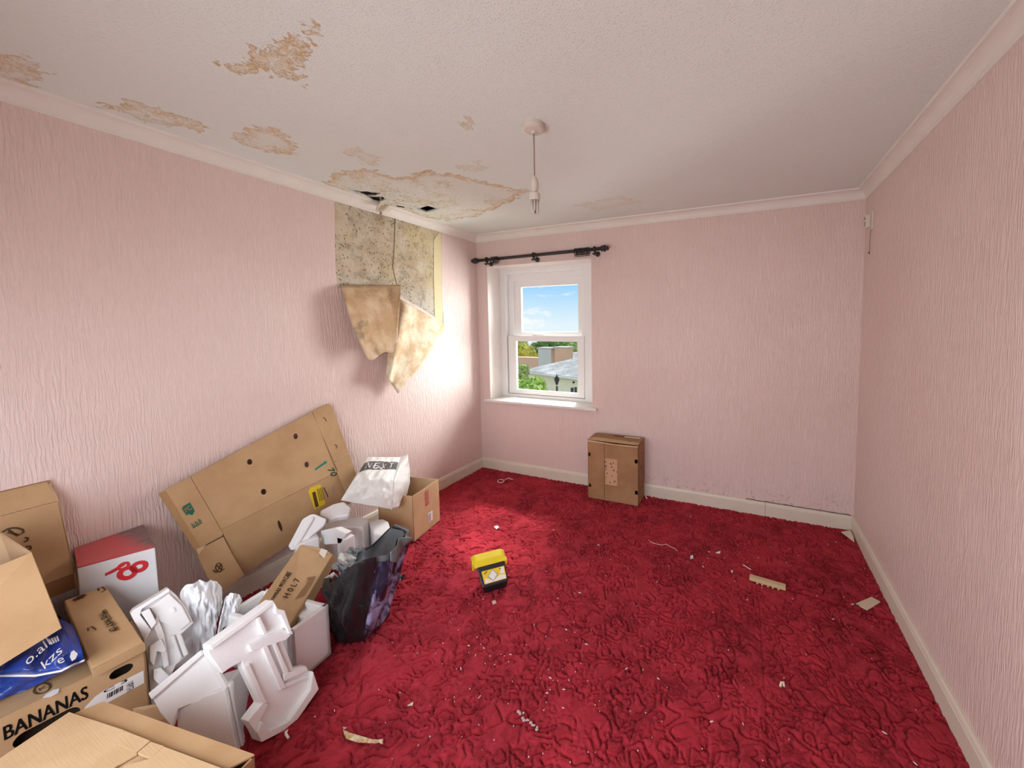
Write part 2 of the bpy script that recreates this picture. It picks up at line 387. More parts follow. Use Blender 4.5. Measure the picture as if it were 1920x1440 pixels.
# ================================================================== the room
def perlin(x, y, seed):
    rs = np.random.RandomState(seed); P = rs.permutation(512); P = np.concatenate([P, P]); A = rs.rand(512)*2*np.pi
    xi = np.floor(x).astype(int); yi = np.floor(y).astype(int); xf = x-xi; yf = y-yi
    def g(ix, iy, dx, dy):
        h = A[P[(P[ix & 511]+iy) & 511]]; return np.cos(h)*dx+np.sin(h)*dy
    u = xf**3*(xf*(xf*6-15)+10); v = yf**3*(yf*(yf*6-15)+10)
    a = g(xi, yi, xf, yf); b = g(xi+1, yi, xf-1, yf); c = g(xi, yi+1, xf, yf-1); d = g(xi+1, yi+1, xf-1, yf-1)
    return (a*(1-u)+b*u)*(1-v)+(c*(1-u)+d*u)*v
def grid_mesh(name, X, Y, Z, mat, attrs=None):
    ny, nx = X.shape; n = nx*ny
    co = np.stack([X, Y, Z], -1).reshape(-1, 3).astype(np.float32)
    i = np.arange(n).reshape(ny, nx); q = np.stack([i[:-1, :-1], i[:-1, 1:], i[1:, 1:], i[1:, :-1]], -1).reshape(-1, 4)
    me = bpy.data.meshes.new(name); me.vertices.add(n); me.vertices.foreach_set('co', co.ravel())
    me.loops.add(q.size); me.loops.foreach_set('vertex_index', q.ravel().astype(np.int32))
    me.polygons.add(len(q)); me.polygons.foreach_set('loop_start', (np.arange(len(q))*4).astype(np.int32))
    me.update(calc_edges=True); me.validate()
    me.polygons.foreach_set('use_smooth', [True]*len(q))
    for k, a in (attrs or {}).items():
        at_ = me.attributes.new(k, 'FLOAT', 'POINT'); at_.data.foreach_set('value', a.ravel().astype(np.float32))
    o = bpy.data.objects.new(name, me); COL.objects.link(o); me.materials.append(mat); ORG[o.name] = V(0, 0, 0); return o
def seg_dist(X, Y, a, b):
    ax, ay = a[0], a[1]; dx, dy = b[0]-ax, b[1]-ay; t = np.clip(((X-ax)*dx+(Y-ay)*dy)/(dx*dx+dy*dy+1e-12), 0, 1)
    return np.hypot(X-ax-t*dx, Y-ay-t*dy)
def poly_sdf(X, Y, P):
    ins = np.zeros(X.shape, bool); d = np.full(X.shape, 9.0); n = len(P)
    for i in range(n):
        a, b = P[i], P[(i+1) % n]; d = np.minimum(d, seg_dist(X, Y, a, b))
        if a[1] != b[1]:
            c = ((a[1] > Y) != (b[1] > Y)) & (X < (b[0]-a[0])*(Y-a[1])/(b[1]-a[1])+a[0]); ins ^= c
    return np.where(ins, -d, d)
# ---- carpeted floor: carved pile is real relief
def build_floor():
    st = .0045
    xs = np.arange(XL, XR+st, st); ys = np.concatenate([np.linspace(YF, .14, 24), np.arange(.1445, YB+st, st)])
    X, Y = np.meshgrid(xs, ys)
    wx = X+.03*perlin(X*6, Y*6, 3)+.018*perlin(X*17, Y*17, 5); wy = Y+.03*perlin(X*6+9, Y*6, 4)+.018*perlin(X*17+4, Y*17, 6)
    Z = np.zeros_like(X); G = np.zeros_like(X)
    for sc, k, w, amp, seed in ((8, 2.6, .0036, .013, 21), (15, 2.3, .0032, .010, 22), (25, 1.9, .0030, .006, 23)):
        n = perlin(wx*sc, wy*sc, seed)+.5*perlin(wx*sc*2, wy*sc*2, seed+30)
        gy, gx = np.gradient(n, ys, xs); gm = np.hypot(gx, gy)+.6
        m = n*k; d = np.abs(m-np.round(m))/(k*gm); brk = np.clip(perlin(X*8, Y*8, seed+60)*5+.8, 0, 1)
        g = np.exp(-(d/w)**2)*brk; Z -= amp*g; G = np.maximum(G, g)
    f = lambda a, b: (at(*a, z=0), at(*b, z=0))
    for a, b, w, amp in ((*f((1440, 1092), (1700, 1168)), .008, .018), (*f((1424, 1128), (1444, 1440)), .006, .006), (*f((612, 1322), (752, 1212)), .005, .007), (*f((690, 1176), (738, 1198)), .005, .009)):
        g = np.exp(-(seg_dist(X, Y, a, b)/w)**2); Z -= amp*g
    Z += .0022*perlin(X*55, Y*55, 71)+.0012*perlin(X*14, Y*14, 72)+.0016*perlin(X*110, Y*110, 73)
    Z -= Z.max(); Z = np.where(Y < .14, -.006, Z)
    return struct(grid_mesh('floor', X, Y, Z, M_CARPET, {'groove': G}), 'deep red carpet with a carved swirling pile')
floor = build_floor()
# ---- ceiling with water stains and ragged holes
zc = lambda l: [at(a, b, z=ZC)[:2] for a, b in l]
STAINS = [(1.0, [(422, 126), (470, 103), (520, 78), (560, 52), (580, 40), (592, 58), (585, 85), (570, 110), (550, 128), (560, 155), (530, 135), (505, 130), (470, 141), (440, 133)]),
          (.75, [(-20, 92), (40, 105), (75, 125), (78, 140), (60, 158), (-20, 140)]),
          (.8, [(190, 200), (240, 188), (290, 203), (360, 220), (392, 237), (375, 245), (330, 240), (270, 226)]),
          (.85, [(437, 258), (460, 240), (510, 240), (540, 258), (567, 275), (540, 290), (500, 283), (460, 275)]),
          (1.0, [(605, 342), (640, 320), (690, 318), (740, 333), (800, 322), (850, 328), (920, 343), (985, 358), (960, 377), (930, 390), (890, 407), (840, 414), (780, 404), (720, 390), (660, 370)]),
          (.45, [(640, 285), (680, 280), (720, 298), (700, 310)]), (.55, [(864, 232), (880, 225), (892, 233), (878, 242)]),
          (.35, [(860, 315), (900, 303), (915, 316), (880, 325)]), (.3, [(1080, 385), (1160, 368), (1205, 378), (1120, 395)])]
HOLES = [zc(h) for h in ([(664, 356), (676, 359), (690, 359), (697, 361), (714, 362), (705, 366), (690, 366), (676, 363)], [(688, 367), (704, 369), (718, 369), (722, 373), (712, 378), (700, 375)],
                         [(785, 391), (802, 386), (819, 391), (800, 396)], [(743, 385), (760, 388), (757, 390), (744, 388)], [(796, 385.5), (806, 384.5), (800, 386)])]
def build_ceiling():
    from mathutils.geometry import delaunay_2d_cdt
    allh = np.array([p for h in HOLES for p in h]); st = .02
    x0, x1, y0, y1 = allh[:, 0].min()-.05, allh[:, 0].max()+.05, allh[:, 1].min()-.05, allh[:, 1].max()+.05
    x0 = max(x0, XL+.01)
    nx = int((XR-XL)/st); ny = int((YB-YF)/st); xs = np.linspace(XL, XR, nx+1); ys = np.linspace(YF, YB, ny+1)
    i0, i1 = np.searchsorted(xs, x0)-1, np.searchsorted(xs, x1); j0, j1 = np.searchsorted(ys, y0)-1, np.searchsorted(ys, y1)
    i0 = max(i0, 0); verts = []; faces = []; idx = {}
    def vid(i, j):
        if (i, j) not in idx: idx[(i, j)] = len(verts); verts.append((xs[i], ys[j]))
        return idx[(i, j)]
    for i in range(nx):
        for j in range(ny):
            if not (i0 <= i < i1 and j0 <= j < j1): faces.append((vid(i, j), vid(i+1, j), vid(i+1, j+1), vid(i, j+1)))
    pts = []; m = 2
    for a in range((i1-i0)*m+1):
        for b in range((j1-j0)*m+1): pts.append(Vector((xs[i0]+(xs[i1]-xs[i0])*a/((i1-i0)*m), ys[j0]+(ys[j1]-ys[j0])*b/((j1-j0)*m))))
    edges = []
    for h in HOLES:
        k = len(pts); pts += [Vector(q) for q in h]; edges += [(k+q, k+(q+1) % len(h)) for q in range(len(h))]
    vo, eo, fo, *_ = delaunay_2d_cdt(pts, edges, [], 0, 1e-5)
    def inh(c):
        return any(poly_sdf(np.array([c[0]]), np.array([c[1]]), h)[0] < 0 for h in HOLES)
    b = len(verts); verts += [(q[0], q[1]) for q in vo]
    for f in fo:
        c = sum((vo[q] for q in f), Vector((0, 0)))/len(f)
        if not inh(c): faces.append(tuple(b+q for q in f))
    nflat = len(verts); v3 = [(p[0], p[1], ZC) for p in verts]
    for h in HOLES:                                            # broken edges of the plaster
        k = len(v3); n = len(h); v3 += [(p[0], p[1], ZC) for p in h]+[(p[0], p[1], ZC+.003) for p in h]
        faces += [(k+q, k+(q+1) % n, k+n+(q+1) % n, k+n+q) for q in range(n)]
    me = bpy.data.meshes.new('ceiling'); me.from_pydata(v3, [], faces); me.update()
    A = np.array(v3); S = np.full(len(A), 9.0); AM = np.zeros(len(A)); MO = np.zeros(len(A))
    for amt, pl in STAINS:
        d = poly_sdf(A[:, 0], A[:, 1], zc(pl)); AM = np.where(d < S, amt, AM); S = np.minimum(S, d)
    d = poly_sdf(A[:, 0], A[:, 1], zc([(650, 350), (720, 345), (790, 365), (830, 385), (800, 402), (720, 385)])); MO = np.clip(.5-d*12, 0, 1)
    for k, a in (('stain', S), ('amount', AM), ('mould', MO)):
        t = me.attributes.new(k, 'FLOAT', 'POINT'); t.data.foreach_set('value', a.astype(np.float32))
    o = bpy.data.objects.new('ceiling', me); COL.objects.link(o); me.materials.append(M_CEIL); ORG['ceiling'] = V(0, 0, 0); struct(o, 'textured ceiling with brown water stains and small holes')
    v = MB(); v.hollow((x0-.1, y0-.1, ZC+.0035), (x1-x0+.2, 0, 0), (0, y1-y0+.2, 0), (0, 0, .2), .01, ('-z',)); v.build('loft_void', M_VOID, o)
    for k, (h, sc_) in enumerate(((0, 1.5), (1, 1.4), (2, 1.3))):   # torn plaster skin curling down behind the holes
        c = np.mean(HOLES[h], 0); pts_ = sorted(HOLES[h], key=lambda p: -(p[0]**2+p[1]**2))[:len(HOLES[h])//2+1]; pts_ = sorted(pts_, key=lambda p: math.atan2(p[1], p[0])); w = MB()
        w.loft([[(*(c+(np.array(p)-c)*sc_), ZC-.0006) for p in pts_], [(p[0], p[1], ZC-.003-.006*abs(math.sin(i*1.9+k))) for i, p in enumerate(pts_)]], closed=False, caps=False); w.build('plaster_flake', M_CEIL, o, solid=.0015)
    return o
ceiling = build_ceiling()
# ---- walls
def slab(name, lo, hi, mat, parent=None):
    m = MB(); lo = np.array(lo, float); hi = np.array(hi, float); d = hi-lo; m.box(lo, (d[0], 0, 0), (0, d[1], 0), (0, 0, d[2])); return m.build(name, mat, parent)
wl = struct(slab('wall_left', (XL-.2, YF-.2, -.1), (XL-.004, YB+.3, ZC+.12), M_MOULD), 'pink papered wall with a bare mouldy patch of plaster')
def lw(px, py): return at(px, py, x=XL)
cut = [lw(*q) for q in ((627, 372), (628, 450), (629, 500), (632, 540), (690, 545), (752, 556), (790, 578), (832, 607), (829, 560), (828, 500), (828, 425))]
b = MB(); yz = lambda y, z: V(XL-.004, y, z)
b.prism([yz(YF, 0), yz(YB, 0), yz(YB, ZC), yz(cut[-1][1], ZC)]+[yz(q[1], q[2]) for q in cut[::-1]]+[yz(cut[0][1], ZC), yz(YF, ZC)], (.004, 0, 0))
lab(b.build('wallpaper', M_WALL, wl), 'pink embossed wallpaper cut away at the mouldy patch')
b = MB()                                                       # narrow strip of lining paper still stuck at the right of the patch
b.prism([at(*q, x=XL-.003) for q in ((813, 450), (827, 430), (828, 500), (830, 604), (815, 596), (813, 520))], (.002, 0, 0)); lab(b.build('lining_paper', plain('pale_lining_paper', (.72, .62, .38), .85), wl), 'pale yellowed lining paper strip')
b = MB(); stroke(b, [at(*q, x=XL-.004) for q in ((741, 405), (740, 430), (739, 460), (737, 490), (736, 500), (739, 515), (743, 530), (741, 545))], .006, .0012, V(1, 0, 0)); stroke(b, [at(*q, x=XL-.004) for q in ((737, 490), (734, 484), (735, 480))], .004, .0012, V(1, 0, 0)); cr0 = b.build('crack', plain('dark_crack', (.13, .09, .05), .9), wl); cr0['kind'] = 'stuff'
OX0, OX1, OZ0, OZ1, WY = -2.47, -1.31, .735, 2.10, YB+.20
R2 = lambda x0, x1, z0, z1, y: [V(x0, y, z0), V(x1, y, z0), V(x1, y, z1), V(x0, y, z1)]
b = MB(); b.holed(R2(XL-.2, XR+.2, -.1, ZC+.12, YB), [R2(OX0, OX1, OZ0, OZ1, YB)], (0, .3, 0))
wb = struct(b.build('wall_back', M_WALL), 'pink papered wall with the window')
for nm, lo, hi in (('reveal', (OX0, YB+.001, OZ0), (OX0+.004, WY, OZ1)), ('reveal', (OX1-.004, YB+.001, OZ0), (OX1, WY, OZ1)), ('reveal', (OX0+.004, YB+.001, OZ1-.004), (OX1-.004, WY, OZ1))): slab(nm, lo, hi, M_REVEAL, wb)
struct(slab('wall_right', (XR, YF-.2, -.1), (XR+.2, YB+.3, ZC+.12), M_WALL), 'pink papered wall on the right')
b = MB(); b.holed(R2(XL-.2, XR+.2, -.1, ZC+.12, YF-.2), [R2(-1.87, -.03, .38, 1.62, YF-.2)], (0, .2, 0)); struct(b.build('wall_front', M_WALL), 'wall behind the viewpoint')
# ---- coving
def cove_profile():
    p = [(0, ZV), (.006, ZV), (.008, ZV+.005)]; r = CW-.014
    for k in range(9):
        a = math.pi-k*math.pi/16; p.append((CW-.004+r*math.cos(a), ZV+.006+r*math.sin(a)))
    return p+[(CW, ZC-.0015), (CW, ZC+.004), (0, ZC+.004)]
CP = cove_profile()
def cove(name, side, s0, s1, m0, m1, sag=0):
    """s0..s1 along the wall, m0/m1 mitre at the ends"""
    rings = []
    for s, mt, sg in ((s0, m0, 0), (s1, m1, sag)):
        r = []
        for d, z in CP:
            q = s+mt*d
            r.append({'left': (XL+d, q, z-sg), 'right': (XR-d, q, z-sg), 'back': (q, YB-d, z-sg), 'front': (q, YF+d, z-sg)}[side])
        rings.append(r)
    b = MB(); b.loft(rings); return struct(b.build(name, M_COVE))
ybrk = at(712, 398, x=XL)[1]
lab(cove('trim_1', 'left', YF, ybrk-.008, 1, 0, .004), 'white ceiling coving on the left wall up to the break')
lab(cove('trim_2', 'left', ybrk+.012, YB, 0, -1), 'white ceiling coving between the break and the corner')
lab(cove('trim_3', 'back', XL, XR, 1, -1), 'white ceiling coving on the window wall'); lab(cove('trim_4', 'right', YF, YB, 1, -1), 'white ceiling coving on the right wall'); lab(cove('trim_5', 'front', XL, XR, 1, -1), 'white ceiling coving behind the viewpoint')
# loose lump of plaster and paper hanging at the break in the coving
b = MB()
def lump(u, v):
    px = 709+24*u+4*math.sin(v*5); py = 366+8*u+30*v*(1-.25*u); q = at(px, py, x=XL+.075-.02*u+.015*math.sin(u*7+v*4)); return q
b.grid(lump, 8, 8); lab(b.build('loose_plaster', plain('torn_cream_plaster', (.70, .60, .47), .85, .2, 40, .5, .003), ceiling, smooth=True, solid=.004), 'torn lump of plaster skin hanging at the broken coving')
# ---- skirting boards
SP = [(0, -.02), (.018, -.02), (.018, .078), (.0155, .082), (.0155, .086), (.012, .096), (.006, ZB), (0, ZB)]
def skirt(name, side, s0, s1, m0, m1):
    b = MB(); rings = []
    for s, mt in ((s0, m0), (s1, m1)):
        rings.append([{'left': (XL+d, s+mt*d, z), 'right': (XR-d, s+mt*d, z), 'back': (s+mt*d, YB-d, z), 'front': (s+mt*d, YF+d, z)}[side] for d, z in SP])
    b.loft(rings); return struct(b.build(name, M_TRIM))
skirt('baseboard_left', 'left', YF, YB, 1, -1)
xj = at(1435, 940, y=YB-.018)[0]
lab(skirt('baseboard_back', 'back', XL, xj-.001, 1, 0), 'cream skirting board under the window'); lab(skirt('baseboard_back', 'back', xj+.001, XR, 0, -1), 'cream skirting board piece in the right corner')
skirt('baseboard_right', 'right', YF, YB, 1, -1); skirt('baseboard_front', 'front', XL, XR, 1, -1)
b = MB(); gp = []
for k in range(60):
    x_ = .02+.71*k/59; gp.append((x_, YB-.003, ZB+.002+.004*nz((x_*14, 0, 0), 1.0, 3)))
for k in range(59):
    w_ = .003+.005*abs(nz((gp[k][0]*22, 1, 0), 1.0, 7)); b.box(gp[k], (.0125, 0, 0), (0, -.004, 0), (0, 0, w_))
cr_ = b.build('gap', plain('grimy_gap', (.16, .10, .075), .9), wb); cr_['kind'] = 'stuff'; lab(cr_, 'grimy dark gap above the skirting')
# ---- window
def glass_mat():
    m = bpy.data.materials.new('clear_window_glass'); m.use_nodes = True; nt = m.node_tree; nt.nodes.clear()
    o = nt.nodes.new('ShaderNodeOutputMaterial'); mx = nt.nodes.new('ShaderNodeMixShader'); t = nt.nodes.new('ShaderNodeBsdfTransparent'); g = nt.nodes.new('ShaderNodeBsdfGlossy'); fr = nt.nodes.new('ShaderNodeFresnel')
    t.inputs[0].default_value = (.97, .985, .98, 1); g.inputs['Roughness'].default_value = .02; fr.inputs[0].default_value = 1.25
    L = nt.links.new; L(fr.outputs[0], mx.inputs[0]); L(t.outputs[0], mx.inputs[1]); L(g.outputs[0], mx.inputs[2]); L(mx.outputs[0], o.inputs[0]); return m
M_GLASS = glass_mat()
win = bpy.data.objects.new('window_1', None); COL.objects.link(win); win.location = ((OX0+OX1)/2, WY, OZ0); ORG['window_1'] = np.array(win.location); struct(win, 'white plastic sliding sash window looking over roofs')
b = MB(); b.holed(R2(OX0, OX1, OZ0, OZ1, WY), [R2(-2.395, -1.475, .765, 2.045, WY)], (0, .10, 0)); b.build('frame', M_UPVC, win, bevel=.004)
b = MB(); b.holed(R2(-2.394, -1.476, .766, 2.044, WY+.045), [R2(-2.33, -1.525, .80, 1.965, WY+.045)], (0, .02, 0)); b.build('inner_frame', M_UPVC, win, bevel=.003)
b = MB(); b.holed(R2(-2.36, -1.50, 1.355, 2.0, WY+.066), [R2(-2.245, -1.575, 1.432, 1.905, WY+.066)], (0, .034, 0)); us = b.build('upper_sash', M_UPVC, win, bevel=.006)
b = MB(); b.holed(R2(-2.385, -1.485, .768, 1.392, WY+.012), [R2(-2.285, -1.562, .815, 1.332, WY+.012)], (0, .032, 0)); ls = b.build('lower_sash', M_UPVC, win, bevel=.006)
slab('pane', (-2.25, WY+.082, 1.427), (-1.57, WY+.086, 1.91), M_GLASS, us); slab('pane', (-2.29, WY+.026, .81), (-1.557, WY+.030, 1.337), M_GLASS, ls)
b = MB(); c = at(1000, 627, y=WY+.0); b.cbox((c[0], WY+.02, 1.388), .05, .022, .012); b.cbox((c[0]+.05, WY+.018, 1.395), .13, .012, .010); b.lathe([(.011, 0), (.011, .016), (.006, .02)], (c[0], WY+.02, 1.395)); b.build('latch', M_UPVC, ls, bevel=.002)
b = MB(); b.box((OX0, YB, .715), (OX1-OX0, 0, 0), (0, .21, 0), (0, 0, .022)); b.box((-2.518, YB-.045, .713), (1.262, 0, 0), (0, .044, 0), (0, 0, .024)); b.build('sill', plain('white_gloss_sill_paint', (.80, .77, .72), .35, .5, 25, .1, .001), win, bevel=.006, segs=3)

# ================================================================== outside the window
def leafball(name, label, c, rx, ry, rz, col1, col2, seed, n=900, ls=.22, group=None, root=None):
    rd = random.Random(seed); t = thing(name, label, 'tree' if 'tree' in name else 'shrub', (c[0], c[1], c[2]-rz-.8), group)
    m = Mat('foliage', col1, .8, .2); m.set('Base Color', m.mix(m.noise(1.6, None, 3), tuple(q*1.5 for q in col1), tuple(q*1.5 for q in col2))); fol = MB()
    lobes = [(rd.uniform(-.5, .5), rd.uniform(-.5, .5), rd.uniform(-.35, .45), rd.uniform(.4, .65)) for _ in range(9)]+[(0, 0, 0, .72)]
    for k in range(n):
        l = rd.choice(lobes); d = unit((rd.gauss(0, 1), rd.gauss(0, 1), rd.gauss(0, 1))); r = l[3]*rd.uniform(.75, 1.05)
        p = np.array(c)+V(rx*(l[0]+d[0]*r), ry*(l[1]+d[1]*r), rz*(l[2]+d[2]*r)); a = unit((rd.gauss(0, 1), rd.gauss(0, 1), rd.gauss(0, 1))); q = unit(np.cross(a, d+.01)); s = ls*rd.uniform(.5, 1.1)
        fol.add([p-a*s, p+q*s*.5, p+a*s, p-q*s*.5], [(0, 1, 2, 3)])
    for l in lobes:                                           # dense heart of the crown
        fol.lathe([(0.02*rx, -.6*l[3]*rz), (.5*l[3]*rx, -.35*l[3]*rz), (.62*l[3]*rx, .05*l[3]*rz), (.45*l[3]*rx, .4*l[3]*rz), (.02*rx, .6*l[3]*rz)], np.array(c)+V(rx*l[0], ry*l[1], rz*l[2]), n=8)
    fo = fol.build('foliage', m.m, t); fo['kind'] = 'stuff'
    tr = MB(); tr.tube([(c[0], c[1], c[2]-rz-.8), (c[0]+.05, c[1], c[2]-rz*.4), (c[0], c[1], c[2]+rz*.2)], [.16, .12, .05]); tr.build('trunk', plain('bark', (.12, .08, .05), .9), t)
    return t
def outside():
    GZ = -4.2
    g = slab('ground', (-40, YB+1.2, GZ-.2), (25, 90, GZ), plain('outdoor_ground', (.34, .35, .22), .9)); struct(g, 'ground of the gardens below')
    # slate roofed cream house
    e0, e1 = at(984, 712, y=15.0), at(1096, 694, y=13.6); ez = (e0[2]+e1[2])/2; e0[2] = e1[2] = ez
    d = unit(e1-e0); e1 = e1+d*2.6; nrm = V(-d[1], d[0], 0); nrm = nrm*(1 if nrm[1] > 0 else -1); D = 4.4
    h = thing('cream_house', 'cream house with slate hipped roof seen through the lower sash', 'house', (e0[0], e0[1], GZ))
    r0 = e0+nrm*D*.5+d*.9; L = np.linalg.norm(e1-e0); rz = at(1035, 672, p=r0, n=nrm)[2]
    r0[2] = rz; r1 = e0+nrm*D*.5+d*(L-2.2); r1[2] = rz; b0, b1 = e0+nrm*D, e1+nrm*D
    ms = Mat('grey_slates', (.26, .27, .29), .7, .3); v = ms.voro(5.0, ms.map(ms.coord(), (1, 1, 2.5))); ms.set('Base Color', ms.mix(ms.sstep(ms.noise(1.2, None, 4), .35, .65), (.24, .235, .22), (.44, .43, .41))); ms.bump(v, .6, .05)
    rf = MB(); o = d*.25
    rf.add([e0-o, e1+o, r1, r0, b0-o, b1+o], [(0, 1, 2, 3), (1, 5, 2), (5, 4, 3, 2), (4, 0, 3)]); roof = rf.build('roof', ms.m, h, solid=.08)
    rc = MB(); rc.tube([r0, r1], .07); rc.tube([r1, e1+o], .07); rc.tube([r1, b1+o], .07); lab(rc.build('ridge_tiles', plain('pale_ridge_tile', (.55, .54, .52), .8), roof), 'pale ridge tiles')
    mw = plain('cream_render', (.92, .82, .62), .8); wl_ = MB(); i = nrm*.2; wl_.box((*(e0+i)[:2], GZ), e1-e0, nrm*(D-.4), (0, 0, ez-GZ-.02)); wl_.build('wall', mw, h)
    gt = MB(); gt.tube([e0-o-nrm*.05+V(0, 0, -.05), e1+o-nrm*.05+V(0, 0, -.05)], .07); gt.build('gutter', plain('pale_gutter', (.6, .55, .42), .5), h)
    for dz in (.95, 1.75):
        s = MB(); s.box(e0+i-nrm*.06+V(0, 0, -dz), e1-e0, nrm*.06, (0, 0, .12)); s.build('string_course', plain('string_course_stone', (.55, .42, .26), .8), h)
    for px0, px1, py0, py1 in ((1070, 1075, 727, 741), (1077, 1081, 726, 741), (1073.5, 1077, 712, 719)):
        w = MB(); P = e0+i-nrm*.02; c = [at(px0, py0, p=P, n=nrm), at(px1, py0, p=P, n=nrm), at(px1, py1, p=P, n=nrm), at(px0, py1, p=P, n=nrm)]; w.prism(c, nrm*.04); wn = w.build('window', plain('dark_far_glass', (.05, .05, .06), .2), h)
    # chimney stacks
    def stack(name, label, quad, y, dep, mat, pots):
        q = [at(*p, y=y) for p in quad]; x0, x1, z0, z1 = q[0][0], q[1][0], q[2][2]-1.6, q[0][2]; z1 = (q[0][2]+q[1][2])/2
        t = thing(name, label, 'chimney', ((x0+x1)/2, y+dep/2, z0)); m = MB(); m.box((x0, y, z0), (x1-x0, 0, 0), (0, dep, 0), (0, 0, z1-z0)); m.build('stack', mat, t)
        m = MB(); m.box((x0-.06, y-.06, z1-.02), (x1-x0+.12, 0, 0), (0, dep+.12, 0), (0, 0, .10)); m.build('cap', plain('chimney_cap', (.5, .42, .36), .85), t)
        for k in range(pots):
            m = MB(); m.lathe([(.12, 0), (.10, .2), (.12, .24), (.09, .25)], (x0+(x1-x0)*(k+.5)/pots, y+dep/2, z1+.08), n=10); m.build('pot', plain('chimney_pot', (.4, .22, .13), .8), t)
    stack('rendered_chimney', 'grey rendered chimney stack above the slate roof', [(1009, 655), (1033, 654), (1033, 676), (1009, 676)], 18.6, .7, plain('grey_render', (.66, .60, .53), .9), 0)
    stack('brick_chimney', 'orange brick chimney stack right of the grey one', [(1040, 654), (1064, 652), (1064, 672), (1040, 672)], 18.6, .7, plain('orange_brick', (.78, .44, .27), .9, bumpscale=6, bs=.5, bd=.03), 0)
    b = MB(); c0 = at(1036.5, 668, y=19.6); b.cbox((c0[0], 19.6, c0[2]-.3), .16, .2, .5); b.lathe([(.07, 0), (.09, .1), (.06, .2), (.08, .3), (.02, .4)], (c0[0], 19.6, c0[2]+.2), n=10); tag(b.build('chimney_cowl', plain('soot_black', (.05, .045, .045), .8)), 'dark cowl between the two chimney stacks', 'chimney')
    # red brick garden wall and the neighbour's roof
    a0, a1 = at(960, 674, y=20.0), at(1011, 671, y=20.0); b = MB(); b.box((a0[0]-1, 20.0, GZ), (a1[0]-a0[0]+1, 0, 0), (0, .5, 0), (0, 0, a1[2]-GZ)); tag(b.build('brick_outhouse', plain('red_brick', (.80, .46, .30), .9, bumpscale=5, bs=.5, bd=.03)), 'low orange brick building left behind the slate roof', 'building')
    n0, n1, n2, n3 = at(1066, 690, y=21), at(1120, 690, y=21), at(1110, 660, y=24), at(1066, 664, y=24); t = thing('grey_roofed_house', 'grey roofed house at the right edge of the view', 'house', (n0[0], 21, GZ)); b = MB(); b.prism([n0, n1, n2, n3], (0, .1, .1)); b.build('roof', ms.m, t); b = MB(); b.box((n0[0], 21.2, GZ), (n1[0]-n0[0], 0, 0), (0, 3, 0), (0, 0, n0[2]-GZ)); b.build('wall', mw, t)
    # street lamp in front of the house
    p = at(1044, 712, y=12.6); t = thing('street_lamp', 'dark street lamp standing before the cream house', 'lamp', (p[0], 12.6, GZ)); b = MB(); b.tube([(p[0], 12.6, GZ), (p[0], 12.6, p[2]-.25)], [.06, .04]); b.build('post', M_IRON, t); b = MB(); b.lathe([(.04, -.2), (.10, .0), (.11, .03), (.07, .10), (.02, .16), (.015, .22)], (p[0], 12.6, p[2]), n=12); b.build('lantern', M_IRON, t)
    G1, G2 = (.10, .17, .035), (.20, .28, .06)
    def tree(px, py, y, r, kind, label, c1=G1, c2=G2, n=700, ls=.3, rz=None): leafball(kind, label, at(px, py, y=y), r, r, rz or r, c1, c2, int(px), n, ls)
    tree(984, 664, 24, 1.15, 'yellow_tree', 'yellow green tree at the left of the lower pane', (.34, .30, .03), (.50, .46, .07), 900, .22, 1.1)
    tree(973, 655, 27, 1.0, 'pale_tree', 'pale grey green tree behind the yellow one', (.22, .27, .10), (.38, .42, .18), 700)
    tree(1023, 651, 30, 1.5, 'dark_tree', 'dark green tree rising behind the grey chimney', (.06, .13, .035), (.16, .27, .06), 900, .26, 1.1)
    tree(1003, 656, 34, 1.0, 'distant_tree', 'small distant tree between the yellow and the dark tree', (.10, .15, .08), (.16, .22, .10), 500)
    tree(1068, 650, 33, 1.5, 'green_tree', 'bright green tree above the brick chimney', (.10, .20, .04), (.25, .38, .09), 900, .26, 1.1)
    tree(1088, 658, 26, 1.0, 'leafy_tree', 'light green tree at the right edge of the pane', (.20, .28, .07), (.33, .42, .13), 700, .25)
    tree(990, 726, 11.5, .85, 'garden_bush', 'leafy green bush below the slate roof, largest of the shrubs', (.12, .22, .03), (.42, .54, .12), 1600, .14, .42)
    tree(968, 702, 13.2, .5, 'climbing_bush', 'pale bush at the left end of the slate roof', (.16, .24, .06), (.42, .46, .16), 900, .12, .5)
outside()

# ================================================================== things on the walls and the ceiling
# ---- peeled wallpaper strips: the tan backs hang forward over the wall
def flap(name, label, mat, tl, tr, bl, br, off0, off1, curl, seed, nu=22, nv=22, edge=None):
    b = MB(); tl, tr, bl, br = [np.array(q, float) for q in (tl, tr, bl, br)]
    def fn(u, v):                                                # u across, v down
        q = (tl*(1-u)+tr*u)*(1-v)+(bl*(1-u)+br*u)*v
        o = off0+(off1-off0)*(v**.7)+curl(u, v)+.010*nz((u*2, v*2, 0), 1.6, seed)+.005*nz((u*6, v*6, 1), 1.3, seed)
        if edge: q = q+np.array(edge(u, v))
        return at(q[0], q[1], x=XL+max(.004, o))
    b.grid(fn, nu, nv); return tag(b.build(name, mat, smooth=True, solid=.0025), label, 'wallpaper', 'peeled wallpaper on the left wall')
flap('peeled_wallpaper', 'peeled wallpaper strip folded down showing its tan stained back, left of the two', M_PB1, (640, 535), (752, 534), (690, 675), (744, 655), .012, .10,
     lambda u, v: .045*math.sin(min(1, v*3)*math.pi/2)*(1-v)+.05*max(0, u-.85)/.15*(1-v), 3, edge=lambda u, v: (-6*math.sin(v*math.pi)*(1-u), 3*math.sin(u*9)*v))
